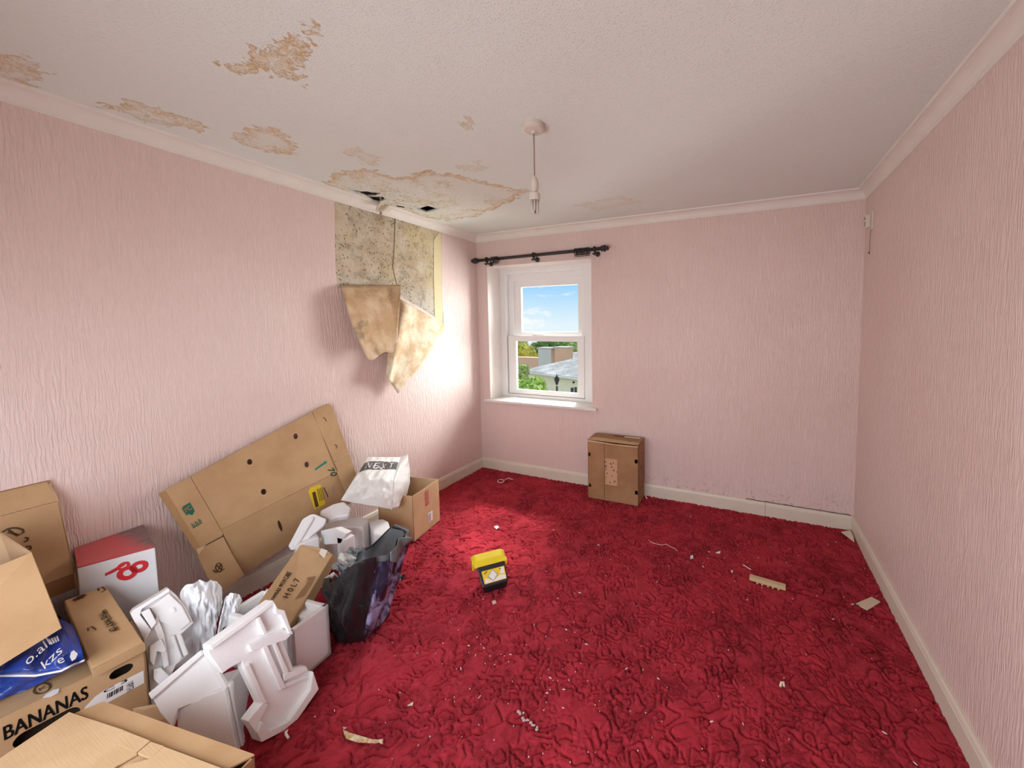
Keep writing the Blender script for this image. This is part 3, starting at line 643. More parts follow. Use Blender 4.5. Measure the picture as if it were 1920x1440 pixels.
flap('peeled_wallpaper', 'torn pale wallpaper strip hanging to a point, right of the two', M_PB2, (742, 556), (836, 610), (724, 706), (746, 738), .012, .07,
     lambda u, v: .05*math.exp(-((u-.22)/.14)**2)+.03*math.sin(v*math.pi)*u, 8, edge=lambda u, v: (8*math.sin(v*math.pi)*(u-.3), 0))
# ---- curtain pole
def curtain_pole():
    y = YB-.075; z0, z1 = 2.150, 2.160; x0, x1 = -2.52, -1.185
    px = lambda p, q: at(p, q, y=y)
    t = thing('curtain_pole', 'black iron curtain pole with rings above the window', 'curtain pole', ((x0+x1)/2, YB, 2.155))
    b = MB(); b.tube([(x0, y, z0), (x1, y, z1)], .0150, 12); b.build('pole', M_IRON, t, smooth=True)
    for s, e, z in ((-1, x0, z0), (1, x1, z1)):
        b = MB(); b.lathe([(.012, 0), (.026, .004), (.027, .010), (.016, .015), (.028, .026), (.031, .034), (.022, .046), (.012, .052), (.020, .058), (.018, .066), (.003, .070)], (e, y, z), (s, 0, 0), 16); b.build('finial', M_IRON, t, smooth=True)
    for p in (912, 1000, 1115):
        x = px(p, 480)[0]; z = z0+(z1-z0)*(x-x0)/(x1-x0); b = MB(); b.torus((x, y, z), (1, 0, 0), .021, .007); b.tube([(x, y, z-.018), (x, y+.03, z-.036), (x, YB-.004, z-.030)], .008); b.lathe([(.024, 0), (.024, .005), (.012, .010)], (x, YB-.001, z-.030), (0, -1, 0), 14); b.lathe([(.002, 0), (.016, .006), (.016, .016), (.002, .024)], (x, y-.010, z-.03), (0, 0, -1), 10); b.build('bracket', M_IRON, t)
    for k, p in enumerate((922.5, 926, 929, 932.5, 1003, 1079, 1082, 1085, 1088, 1091, 1094, 1098, 1101, 1104)):
        x = px(p, 480)[0]; z = z0+(z1-z0)*(x-x0)/(x1-x0); b = MB(); dz = .007; tl = .12*math.sin(k*2.1)
        b.torus((x, y, z-dz), (math.cos(tl), math.sin(tl), 0), .0265, .0045, 16, 6); b.torus((x, y, z-dz-.037), (0, 1, .2), .008, .0025, 8, 4); b.build('ring', M_IRON, t)
curtain_pole()
# ---- pendant light
def pendant():
    c = at(1000.5, 240, z=ZC-.02); x, y = c[0], c[1]; zb = at(1001, 401, y=y)[2]
    t = thing('pendant_light', 'bare pendant lamp holder with unlit tube bulb hanging from ceiling rose', 'ceiling light', (x, y, ZC))
    b = MB(); b.lathe([(.047, 0), (.048, -.018), (.046, -.030), (.040, -.034), (.012, -.036), (.008, -.046), (.004, -.046)], (x, y, ZC), n=28); b.build('ceiling_rose', M_WHITEP, t)
    zt = at(1001, 330, y=y)[2]
    b = MB(); b.tube([(x, y, ZC-.04), (x+.001, y, (ZC+zt)/2), (x, y, zt)], .0034, 8); lab(b.build('flex', plain('aged_flex', (.34, .25, .17), .5), t), 'browned cable')
    zz = lambda p: at(1001, p, y=y)[2]
    b = MB(); h = [(.004, zz(330)), (.012, zz(334)), (.0165, zz(340)), (.0165, zz(343)), (.0180, zz(343.5)), (.0175, zz(354)), (.0135, zz(355)), (.0135, zz(357.5)), (.002, zz(357.6))]; b.lathe([(r, q) for r, q in h], (x, y, 0), n=20); b.build('lamp_holder', M_WHITEP, t)
    b = MB(); b.lathe([(.012, zz(357)), (.013, zz(361)), (.0245, zz(364)), (.0245, zz(374)), (.022, zz(376)), (.002, zz(376.2))], (x, y, 0), n=22); bb = b.build('bulb_base', M_WHITEP, t)
    for k in range(3):
        a = k*2.1+.4; b = MB(); q = (x+.0115*math.cos(a), y+.0115*math.sin(a)); z1 = zz(376); z0 = zz(399); d = (-.007*math.sin(a), .007*math.cos(a))
        b.tube([(q[0]-d[0], q[1]-d[1], z1), (q[0]-d[0], q[1]-d[1], z0+.006), (q[0]-d[0]*.6, q[1]-d[1]*.6, z0+.001), (q[0]+d[0]*.6, q[1]+d[1]*.6, z0+.001), (q[0]+d[0], q[1]+d[1], z0+.006), (q[0]+d[0], q[1]+d[1], z1)], .0058, 8); b.build('glass_tube', M_TUBE, bb, smooth=True)
pendant()
# ---- small sensor in the back right corner
def sensor():
    c = at(1629, 415, x=XR-.02); t = thing('alarm_sensor', 'small cream sensor box high in the back right corner', 'sensor', (XR, c[1], c[2]-.07))
    m = plain('cream_plastic', (.72, .64, .55), .45)
    b = MB(); b.box((XR-.012, c[1]-.028, c[2]-.055), (.012, 0, 0), (0, .056, 0), (0, 0, .115)); b.build('back_plate', m, t, bevel=.003)
    b = MB(); b.box((XR-.040, c[1]-.016, c[2]-.042), (.028, 0, 0), (0, .036, 0), (0, 0, .085)); b.build('housing', m, t, bevel=.006, segs=3)
    b = MB(); b.lathe([(.005, 0), (.005, .003), (.002, .004)], (XR-.041, c[1]+.002, c[2]+.02), (-1, 0, 0), 10); b.box((XR-.0408, c[1]-.006, c[2]-.032), (.001, 0, 0), (0, .010, 0), (0, 0, .030)); b.build('lens', M_INKB, t)
    b = MB(); b.tube([(XR-.006, c[1]+.012, c[2]-.05), (XR-.005, c[1]+.02, c[2]-.12), (XR-.004, c[1]+.018, c[2]-.19), (XR-.004, c[1]+.022, c[2]-.21)], .0012, 6); b.lathe([(.001, 0), (.004, .003), (.004, .008), (.001, .011)], (XR-.008, c[1]+.020, c[2]-.205), n=8); lab(b.build('cord', M_INKB, t), 'thin brown wire')
sensor()

# ================================================================== cartons
def frame_box(c00, yaw):
    return V(math.cos(yaw), math.sin(yaw), 0), V(-math.sin(yaw), math.cos(yaw), 0), np.array(c00, float)
# ---- fruit carton standing against the window wall
def back_carton():
    X, Y, O = frame_box((-1.256, 2.815, 0), .015); Z = V(0, 0, 1); W, D, H = .450, .19, .515
    t = thing('fruit_carton', 'brown cardboard fruit carton standing on end against wall under the window', 'cardboard box', O+X*W/2+Y*D/2)
    b = MB(); b.hollow(O, X*W, Y*D, Z*H, .004, ('-y',)); b.build('body', M_CARD_DK, t)
    P = lambda x, z, d=0: O+X*x+Z*z-Y*d
    sx, wx0, wx1, wz0, wz1 = .152, .156, .268, .135, .370
    holes = [circle(O, X, Z, .014, .385, .013, .018), circle(O, X, Z, .018, .110, .012, .017)]
    b = MB(); b.holed([P(.001, .002), P(sx, .002), P(sx, H-.02), P(.001, H-.012)], holes, Y*.004); b.build('left_flap', M_CARD_DK, t)
    holes = [circle(O, X, Z, W-.018, .375, .014, .019), circle(O, X, Z, W-.016, .112, .014, .019)]
    b = MB(); b.holed([P(sx+.003, .002), P(W, .002), P(W, H-.016), P(sx+.003, H-.020), P(sx+.003, wz1), P(wx1, wz1), P(wx1, wz0), P(sx+.003, wz0)], holes, Y*.004); b.build('right_flap', M_CARD_DK, t)
    b = MB(); b.box(P(sx-.02, wz0-.03, -.014), X*.17, Y*.003, Z*.30); ms = Mat('spotted_inner_board', (.56, .33, .18), .8, .2); ms.set('Base Color', ms.mix(ms.sstep(ms.voro(36), .22, .32), (.16, .07, .035), (.60, .36, .21))); lab(b.build('inner_panel', ms.m, t), 'lighter spotted inner board in the window of the carton')
    b = MB(); b.prism([P(0, H-.016, .004), P(W*.55, H-.022, .004), P(W, H-.02, .002), P(W, H-.01, .001), P(W*.55, H-.012, .003), P(0, H-.003, .003)], -Y*.003); b.prism([P(0, H+.004, .006), P(W*.5, H+.002, .004), P(W, H+.001, 0), P(W, H+.001, -.05), P(.04, H+.004, -.06)], Z*.004); lab(b.build('top_flap', M_CARD_LT, t), 'pale bent top flap edges')
    b = MB(); b.holed([P(.0, H, -.04), P(W, H, -.04), P(W, H, -D), P(.0, H, -D)], [circle(O+Z*H, X, Y, .09, .07, .009), circle(O+Z*H, X, Y, .36, .065, .012, .010), circle(O+Z*H, X, Y, .1, .12, .009)], Z*.004); b.build('top_panel', M_CARD_DK, t)
    b = MB(); put_text(b, 'IIIMIII', P(.19, H+.0042, -.145), X, Y, width=.085, height=.022, bold=.003); b.build('printed_text', M_INKB, t)
    b = MB(); b.prism([P(.285, H+.0045, -.155), P(.42, H+.0045, -.150), P(.42, H+.0045, -.172), P(.285, H+.0045, -.175)], Z*.0006); b.build('label', M_LABEL, t)
    S = O+X*W; b = MB()
    for y, z, r in ((.09, .30, .0), (.08, .42, 0), (.12, .12, 0)): b.prism(circle(S+X*.0006, Y, Z, y, z, .008, .022 if z == .30 else .012), X*.0004)
    b.build('hand_mark', M_INKB, t)['kind'] = 'stuff'
    b = MB(); b.prism([S+Y*.012+Z*.0, S+Y*.018+Z*0, S+Y*.013+Z*(H-.02), S+Y*.003+Z*(H-.02)], X*.0006); b.build('edge_gap', M_INKB, t)
back_carton()
# ---- open carton beside the big board
def open_carton():
    yaw = .179; X, Y, O = frame_box((-2.400, 1.729, 0), yaw); Z = V(0, 0, 1); W, D, H = .282, .285, .326
    t = thing('open_carton', 'open topped cardboard carton beneath the white carrier bag', 'cardboard box', O+X*W/2+Y*D/2)
    b = MB(); b.hollow(O, X*W, Y*D, Z*H, .005, ('+z',)); b.build('body', M_CARD_LT, t, bevel=.0015)
    b = MB(); b.prism([O+X*.01+Y*(D-.008)+Z*(H-.004), O+X*(W-.01)+Y*(D-.008)+Z*(H-.004), O+X*(W-.03)+Y*(D-.05)+Z*(H-.13), O+X*.03+Y*(D-.05)+Z*(H-.13)], V(0, 0, -.004)); b.build('inner_flap', M_CARD_IN, t)
    b = MB(); b.prism([O+X*(W-.008)+Y*.01+Z*(H-.004), O+X*(W-.008)+Y*(D-.01)+Z*(H-.004), O+X*(W-.06)+Y*(D-.05)+Z*(H-.12), O+X*(W-.06)+Y*.05+Z*(H-.12)], V(0, 0, -.004)); b.build('inner_flap', M_CARD_IN, t)
    S = O+X*W; b = MB(); m = plain('faded_red_print', (.62, .10, .14), .7, .2, var=.15)
    for k in range(3): b.prism(rect_uv(S+X*.0006, Y, Z, .125, H-.060-.038*k, .165, H-.028-.038*k), X*.0004)
    b.build('printed_panel', m, t)
    b = MB(); put_text(b, 'FRAGILE', S+X*.001+Y*.132+Z*(H-.022), -Z, Y, width=.105, height=.026, bold=.002); b.build('printed_text', M_CARD_LT, t)
    b = MB(); b.prism(rect_uv(S+X*.0006, Y, Z, .150, .055, .200, .125), X*.0004); lb = b.build('label', M_LABEL, t)
    b = MB()
    for k in range(6): b.prism(rect_uv(S+X*.0012, Y, Z, .156, .062+.009*k, .156+.018+.004*(k % 3), .066+.009*k), X*.0003)
    b.build('barcode', plain('blue_black_print', (.06, .05, .16), .7, var=0), lb)
open_carton()
# ---- big flattened carton leaning on the wall
BN = V(1, 0, .13); BP = V(XL+.022, 1.3, .97)
def bd(px, py, d=0): return at(px, py, n=BN, p=BP+unit(BN)*d)
def bl(px, py):                                                # lower part, bent back towards the wall
    k0, k1 = bd(415, 993), bd(634, 884); n = unit(np.cross(k1-k0, at(540, 1023, x=bd(540, 1023)[0]-.045)-k0)); return at(px, py, n=n, p=k0)
def big_board():
    t = thing('flattened_carton', 'large flattened cardboard carton leaning along the pink wall', 'cardboard sheet', (XL+.12, 1.2, .0))
    th = -unit(BN)*.006
    def hole(cx, cy, rx, ry, f, rot=0): return [f(cx+rx*math.cos(a)*math.cos(rot)-ry*math.sin(a)*math.sin(rot), cy+rx*math.cos(a)*math.sin(rot)+ry*math.sin(a)*math.cos(rot)) for a in [2*math.pi*k/16 for k in range(16)]]
    M1 = M_CARD
    b = MB(); b.holed([bd(*q) for q in ((357.5, 893.5), (585, 772), (634, 883.5), (525, 938), (415, 993))], [hole(468.5, 866, 5.5, 5.5, bd), hole(554.6, 818, 4.5, 5.5, bd), hole(494.6, 922, 5.5, 5.5, bd), hole(575.4, 871, 4.5, 5.5, bd)], th); b.build('main_panel', M1, t)
    b = MB(); b.holed([bl(*q) for q in ((415, 993.5), (525, 938.5), (634, 884.2), (668, 936), (540, 1023), (459, 1076), (436, 1038))], [hole(525.5, 986, 3.5, 11, bl, -.35), hole(627.5, 920.5, 2.6, 11, bl, -.22)], th); b.build('lower_panel', M1, t)
    b = MB(); b.prism([bd(*q) for q in ((297, 925), (356.5, 894), (418, 1000), (417, 1004.5), (384, 1022), (366, 1031))], th); b.build('left_flap', M1, t)
    b = MB(); b.prism([bd(*q) for q in ((366.5, 1033), (385, 1024.5), (418.5, 1006.5), (436, 1040), (458, 1077), (420, 1110), (413, 1108), (390, 1083))], th); b.build('lower_left_flap', M1, t)
    b = MB(); b.prism([bd(*q, .004) for q in ((368, 1030), (386, 1022), (372, 1040))], th*.4); b.build('tape', plain('clear_packing_tape', (.62, .45, .27), .25, .5), t)
    b = MB(); b.prism([bd(*q) for q in ((586, 771.5), (611, 758), (617, 756.5), (622, 761), (640, 811), (654, 849), (623.5, 868))], th); b.build('right_flap', M1, t)
    b = MB(); b.prism([bd(*q) for q in ((624, 869), (645, 857), (655, 850.5), (667, 886), (677, 918), (655, 936))], th); b.build('lower_right_flap', M1, t)
    b = MB(); b.prism([bd(*q, .0015) for q in ((299, 926), (310, 920), (378, 1030), (366, 1033))], th*.1); b.build('brown_tape', plain('brown_packing_tape', (.40, .24, .11), .45, .4), t)
    nb = unit(BN); xd = unit(bd(440, 848)-bd(357.5, 893.5)); yd = np.cross(nb, xd)
    g = MB(); g.prism([bd(*q, .001) for q in ((342, 950), (356, 942), (365, 958), (361, 966), (350, 963))], nb*.0005); g.prism([bd(*q, .001) for q in ((340.5, 953), (342, 952), (352, 966), (350.5, 967))], nb*.0004)
    for k in range(6): g.prism([bd(*q, .001) for q in ((358+3.2*k, 982-2.2*k+(3 if k % 2 else 0)), (359.3+3.2*k, 981.4-2.2*k+(3 if k % 2 else 0)), (364.5+3.0*k, 990.5-2.0*k), (363.2+3.0*k, 991-2.0*k))], nb*.0004)
    g.prism([bd(*q, .001) for q in ((362, 989), (378, 980), (378.6, 981), (362.6, 990.2))], nb*.0004)
    g.build('green_print', M_GREEN, t)
    g = MB(); put_text(g, 'PC', bd(349.5, 961, .0022), xd, yd, width=.022, height=.022, eps=0, bold=.0015); g.build('printed_text', M_CARD, t)
    g = MB(); g.prism([bd(*q, .001) for q in ((590, 879), (608, 866.5), (607, 865), (613, 864.5), (612.5, 869), (610, 869.5), (591.5, 882))], nb*.0005); lab(g.build('arrow', plain('teal_print', (.01, .20, .14), .7, var=0), t), 'teal printed arrow')
    g = MB(); put_text(g, "70", bd(613, 880, .001), unit(bd(624, 896)-bd(613, 880)), unit(bd(622, 877)-bd(613, 880)), width=.062, height=.036, eps=.0004, bold=.001); g.build('number_print', M_GREEN, t)
    g = MB(); g.prism([bl(*q) for q in ((578, 922), (582, 914.5), (601, 908), (610, 945), (589.5, 955))], nb*.0008); yl = g.build('yellow_label', M_YLABEL, t)
    g = MB(); g.prism([bl(*q)+nb*.0012 for q in ((585, 923.5), (591, 921.5), (597.5, 949), (591.5, 952))], nb*.0004)
    for k in range(4): g.prism([bl(*q)+nb*.0012 for q in ((594+2.8*k, 917-1.*k), (595+2.8*k, 916.6-1.*k), (600.4+2.6*k, 940-1.2*k), (599.4+2.6*k, 940.4-1.2*k))], nb*.0004)
    g.build('barcode', M_INKB, yl)
    g = MB(); stroke(g, [bl(*q) for q in ((607, 914), (610, 921), (615, 932))], .006, .001, nb); g.build('slot_line', M_INKB, t)
    c = [bd(410+6*math.cos(a), 1064+8*math.sin(a)) for a in [k*.45 for k in range(15)]]
    g = MB(); stroke(g, c, .005, .001, nb); stroke(g, [bd(399, 1069), bd(404, 1073), bd(413, 1072), bd(421, 1066)], .005, .001, nb); stroke(g, [bd(406, 1060), bd(415, 1068)], .005, .001, nb); stroke(g, [bd(414, 1058), bd(408, 1070)], .005, .001, nb); g.build('ink_mark', M_INKB, t)
    for q in (((605, 783), (609, 784), (612, 790)), ((628, 834), (632, 836), (630, 841))):
        g = MB(); stroke(g, [bd(*w) for w in q], .005, .001, nb); g.build('slit', M_INKB, t)
big_board()
# ---- banana carton at the front of the pile
BO = V(-2.026, .545, 0); BY = .155; BX_ = V(math.sin(BY)*-1, 0, 0)
def banana():
    H = .32; fd = unit(V(-.045, -.27, 0)); nf = unit(np.cross(V(0, 0, 1), fd))*-1   # fd: along the face towards the viewer's left
    if nf[0] < 0: nf = -nf
    D = .27; Lg = .58; R0 = BO.copy(); L0 = R0+fd*Lg; Z = V(0, 0, 1)
    t = thing('banana_carton', 'brown banana carton with black lettering and oval hand holes, front left of the pile', 'cardboard box', R0+fd*Lg/2-nf*D/2)
    P = lambda s, z, d=0: R0+fd*s+Z*z+nf*d                      # s metres left of the right corner
    def ov(s, z, rx, ry): return [P(s+rx*math.cos(a), z+ry*math.sin(a)) for a in [2*math.pi*k/20 for k in range(20)]]
    def stad(s, z, rx, ry): return [P(s+(rx-ry)*(1 if math.cos(a) > 0 else -1)+ry*math.cos(a), z+ry*math.sin(a)) for a in [2*math.pi*(k+.5)/20 for k in range(20)]]
    b = MB(); b.hollow(R0-nf*D, fd*Lg, nf*D, Z*H, .005, ('+z', '+y')); b.build('body', M_CARD, t)
    b = MB(); b.holed([P(0, 0), P(Lg, 0), P(Lg, H), P(0, H)], [stad(.055, .285, .026, .017), [q for q in (lambda c: [c+fd*((.060-.024)*(1 if math.cos(a) > 0 else -1)+.024*math.cos(a))+Z*.024*math.sin(a) for a in [2*math.pi*(k+.5)/20 for k in range(20)]])(at(90, 1363, n=nf, p=R0))]], -nf*.005); b.build('front_panel', M_CARD, t)
    b = MB(); b.box(R0+Z*(H+.0005)-nf*.13, fd*Lg, nf*.13, Z*.004); b.build('top_flap', M_CARD, t)
    b = MB(); b.box(R0-nf*.05+fd*.01+Z*.02, fd*(Lg-.02), nf*.004, Z*(H-.03)); lab(b.build('shade_panel', plain('painted_inside_shade', (.045, .028, .018), .9), t), 'dark panel added for the shade inside the carton')  # added near-black panel, paints the shade seen through the hand holes
    b = MB(); xd = unit(at(165, 1308, n=nf, p=R0)-at(9, 1386, n=nf, p=R0)); o = at(8, 1389, n=nf, p=R0); w = np.linalg.norm(at(165, 1312, n=nf, p=R0)-o)
    put_text(b, 'BANANAS', o+nf*.001, -fd, Z, width=w, height=.044, eps=.0002, bold=.0014); b.build('printed_text', M_INK, t)
    q = [at(*a, n=nf, p=R0)+nf*.001 for a in ((269, 1257), (270.5, 1280), (215, 1310), (150, 1345), (160, 1325), (178, 1306), (200, 1291))]
    b = MB(); b.prism(q, nf*.0006); lb = b.build('label', M_LABEL, t)
    b = MB()
    f = lambda x, y: at(x, y, n=nf, p=R0)+nf*.0019
    for k in range(9): b.prism([f(200+3.4*k, 1310-1.9*k), f(201.5+3.4*k+(k % 3)*.5, 1309.2-1.9*k), f(202.3+3.4*k+(k % 3)*.5, 1300.0-1.9*k), f(200.8+3.4*k, 1300.8-1.9*k)], nf*.0003)
    put_text(b, 'C 3', f(194, 1300), -fd, Z, width=.05, height=.010, eps=0, bold=.0008); put_text(b, 'GTIN 4011', f(243, 1296), Z, fd, width=.034, height=.006, eps=0); put_text(b, 'CLASS I', f(251, 1290), Z, fd, width=.030, height=.010, eps=0, bold=.0006)
    b.build('label_print', M_INK, lb)
    zt = H+.0055; b = MB(); g = lambda x, y: at(x, y, z=zt)
    c = [g(79+16*math.cos(a)*.95, 1291+9*math.sin(a)-4*math.cos(a)) for a in [k*2*math.pi/22 for k in range(23)]]; stroke(b, c, .005, .0004, Z); put_text(b, 'K', g(74, 1296), unit(g(84, 1291)-g(74, 1296)), unit(g(72, 1288)-g(76, 1297)), height=.018, eps=.0004); b.build('round_print', M_INKB, t)
    b = MB(); b.prism([g(80, 1309), g(86, 1302), g(100, 1293.5), (g(112, 1291)), g(109, 1299), g(96, 1306)], Z*.0006); lab(b.build('sticker', M_LABEL, t), 'white oval sticker')
    return H, R0, fd, nf
BH, BR0, BFD, BNF = banana()
# ---- lid lying on the banana carton
def lid():
    z = BH+.0385; q = [at(*a, z=z+dz) for *a, dz in ((120, 1126, .14), (198, 1098, .14), (269, 1203, 0), (172, 1253, 0))]; Z = V(0, 0, 1)
    t = thing('carton_lid', 'kraft cardboard lid lying on the banana carton beside the blue bag', 'cardboard lid', (np.mean(q, 0)[0], np.mean(q, 0)[1], BH+.005))
    b = MB(); b.prism(q, -Z*.030); b.build('top', M_CARD, t, bevel=.003)
    b = MB(); n = unit(np.cross(q[2]-q[3], Z)); b.prism([q[3]+n*.001-Z*.002, q[2]+n*.001-Z*.002, q[2]+n*.001-Z*.030, q[3]+n*.001-Z*.030], n*.011); b.build('front_rim', M_CARD, t)
    Z = unit(np.cross(q[1]-q[0], q[3]-q[0])); Z = Z if Z[2] > 0 else -Z; g = lambda x, y: at(x, y, n=Z, p=q[0]); b = MB(); xd = unit(g(225, 1190)-g(190, 1140)); yd = unit(np.cross(Z, xd))
    put_text(b, 'KEEP COOL AND DRY', g(190, 1146), xd, yd, width=.115, height=.009, eps=.0006, bold=.0005); put_text(b, 'THIS WAY UP', g(183, 1152), xd, yd, width=.105, height=.014, eps=.0006, bold=.0006)
    b.build('printed_text', M_INKB, t); b = MB()
    stroke(b, [g(186, 1108), g(183, 1104), g(192, 1101), g(198, 1106), g(190, 1111)], .005, .0006, Z); stroke(b, [g(166, 1183), g(164, 1178), g(172, 1175), g(180, 1181)], .004, .0006, Z)
    for k in range(3): stroke(b, [g(140+5*k, 1122-2*k), g(147+6*k, 1124-2.5*k)], .016, .0006, Z)
    b.build('ink_marks', M_INKB, t)['kind'] = 'stuff'
lid()
# ---- carton under the tall one, only a sliver shows
def under():
    h = .39; O = V(XL+.01, .02, 0); t = thing('lower_carton', 'plain carton hidden beneath the tall upright carton at the wall', 'cardboard box', O+V(.09, .2, 0))
    b = MB(); b.hollow(O, V(.155, 0, 0), V(0, .44, 0), V(0, 0, h), .005); b.build('body', M_CARD, t); b = MB(); b.box(O+V(0, .21, h), V(.155, 0, 0), V(0, .05, 0), V(0, 0, .0008)); b.build('tape', plain('buff_tape', (.5, .34, .18), .4), t)
under()
# ---- tall carton leaning at the wall on the left
def upright():
    B0 = at(147, 1102, x=-2.442); A0 = at(101, 899, x=-2.565); up = unit(A0-B0); al = unit(np.cross(np.cross(up, V(0, 1, 0)), up)); al = al if al[1] < 0 else -al
    n = unit(np.cross(up, al)); n = n if n[0] > 0 else -n
    Hh = np.linalg.norm(A0-B0); W = .42; D = .075
    t = thing('upright_carton', 'tall open cardboard carton with scrawled marks leaning at the left wall', 'cardboard box', B0+al*W/2)
    P = lambda s, z, d=0: B0+al*s+up*z+n*d
    b = MB(); b.prism([P(0, .06), P(W, .06), P(W, Hh*.80), P(0, Hh*.80)], -n*.005); b.build('front_panel', M_CARD, t)
    b = MB(); b.prism([P(.002, Hh*.803), P(W, Hh*.803), P(W, Hh-.002, -.018), P(.012, Hh-.002, -.018)], -n*.005); b.build('upper_flap', M_CARD, t)
    b = MB(); b.prism([P(.004, Hh, -.020), P(W, Hh, -.020), P(W, Hh+.01, -.055), P(.014, Hh+.01, -.055)], -up*.005); b.build('top_edge', M_CARD_DK, t)
    b = MB(); b.prism([P(-.001, .0), P(-.001, Hh*.80), P(.006, Hh-.01, -.02), P(.012, Hh+.005, -.055), P(-.001, .0, -.05)], al*.004); b.build('side_wall', M_CARD_LT, t)
    b = MB(); b.prism([P(0, .058), P(W, .058), P(W, .0, -.02), P(.0, .0, -.02)], -n*.005); b.build('bottom_flap', M_CARD_DK, t)
    g = lambda x, y: at(x, y, n=n, p=B0)+n*.001; b = MB()
    stroke(b, [g(2+0*k, 0) for k in range(0)] or [g(x, y) for x, y in ((4, 998), (14, 992), (22, 990), (32, 990), (42, 993), (44, 998), (36, 1003), (24, 1000), (14, 998))], .006, .0004, n)
    stroke(b, [g(x, y) for x, y in ((16, 993), (24, 1000), (34, 1005))], .006, .0004, n)
    stroke(b, [g(x, y) for x, y in ((46, 1008), (52, 1009), (51, 1014), (44, 1016))], .006, .0004, n); stroke(b, [g(x, y) for x, y in ((48, 1025), (56, 1024), (58, 1029), (52, 1031))], .006, .0004, n)
    b.build('marker_scrawl', M_INKB, t)
upright()
# ---- white and red carton behind
def white_red():
    z = .585; q = [at(*a, z=z) for a in ((145, 1065), (290.6, 1026), (278, 989), (136.5, 1027))]
    q[2][0] = q[3][0] = XL+.012; Z = V(0, 0, 1); c = np.mean(q, 0)
    t = thing('white_carton', 'white carton with a red filmed top and looping red logo', 'cardboard box', (c[0], c[1], 0))
    b = MB(); b.prism([p*V(1, 1, 0) for p in q], Z*(z-.002)); b.build('body', plain('white_coated_board', (.74, .75, .77), .42, .4), t, bevel=.003)
    m = Mat('red_film', (.5, .02, .03), .25, .5, coat=.3); sx = m.xyz()[1]; m.set('Base Color', m.mix(m.sstep(m.math('ADD', sx, m.math('MULTIPLY', m.noise(14, m.map(m.coord(), (3, 1, 1)), 3), .10)), .045+.02, .13), (.55, .03, .04), (.13, .06, .06))); m.bump(m.noise(30, m.map(m.coord(), (3, 1, 1)), 3), .6, .003)
    b = MB(); b.prism([p-Z*.001 for p in q], Z*.004); rt = b.build('red_top', m.m, t)
    fn = unit(np.cross(q[1]-q[0], Z)); fn = fn if fn[0] > 0 else -fn; g = lambda x, y: at(x, y, n=fn, p=q[0])+fn*.0012
    def loop(cx, cy, rx, ry, rot, k=18): return [g(cx+rx*math.cos(a)*math.cos(rot)-ry*math.sin(a)*math.sin(rot), cy+rx*math.cos(a)*math.sin(rot)+ry*math.sin(a)*math.cos(rot)) for a in [2*math.pi*i/k for i in range(k+1)]]
    b = MB(); stroke(b, loop(239, 1074, 15, 9, -.35), .016, .0004, fn); stroke(b, loop(261, 1062, 13, 7, -.35), .015, .0004, fn); stroke(b, loop(232, 1061, 10, 5, -.45), .009, .0006, fn); stroke(b, [g(198, 1077), g(208, 1072), g(222, 1064), g(234, 1057)], .010, .0008, fn)
    b.build('red_logo', M_RED, t)
    b = MB(); stroke(b, loop(239, 1075.2, 17.5, 11, -.35), .004, .0002, fn); stroke(b, loop(262, 1063, 15.5, 9, -.35), .004, .0002, fn); stroke(b, [g(197, 1079), g(208, 1074.5), g(222, 1067)], .004, .0004, fn); b.build('logo_outline', plain('dark_red_print', (.12, .01, .012), .6, var=0), t)
white_red()
# ---- open carton tipped on top at the far left
def tipped():
    B3, C3, A3 = at(59, 1036, x=-2.17), at(115, 1178, x=-2.08), at(0, 1060, x=-2.19); dn = C3-B3; D3 = at(0, 1249, x=-2.09)
    le = unit(A3-B3)*.36; n = unit(np.cross(dn, le)); n = n if n[0] > 0 else -n; dep = at(4, 1000, x=-2.36)-B3
    t = thing('tipped_carton', 'open cardboard carton tipped on its side over the blue bag, far left', 'cardboard box', (B3+C3)/2+le/2)
    b = MB(); b.prism([B3, C3, C3+unit(D3-C3)*.36, B3+le], -n*.005); b.build('front_panel', M_CARD, t)
    b = MB(); b.prism([B3-n*.003, C3-n*.003, C3+dep, B3+dep], unit(le)*.005); b.build('side_panel', M_CARD_IN, t)
    b = MB(); b.prism([C3+unit(le)*.003, C3+dep+unit(le)*.003, C3+dep+le, C3+le], -unit(dn)*.005); b.build('bottom_panel', M_CARD_IN, t)
    b = MB(); b.prism([B3+dep, C3+dep, C3+dep+le, B3+dep+le], n*.005); b.build('back_panel', M_CARD_IN, t)
    g = lambda x, y: at(x, y, n=n, p=B3)+n*.0012; b = MB(); b.prism([g(0, 1155), g(22, 1236), g(0, 1247)], n*.0006); lab(b.build('tape', plain('brown_tape', (.36, .21, .10), .4), t), 'darker strip of tape')
tipped()
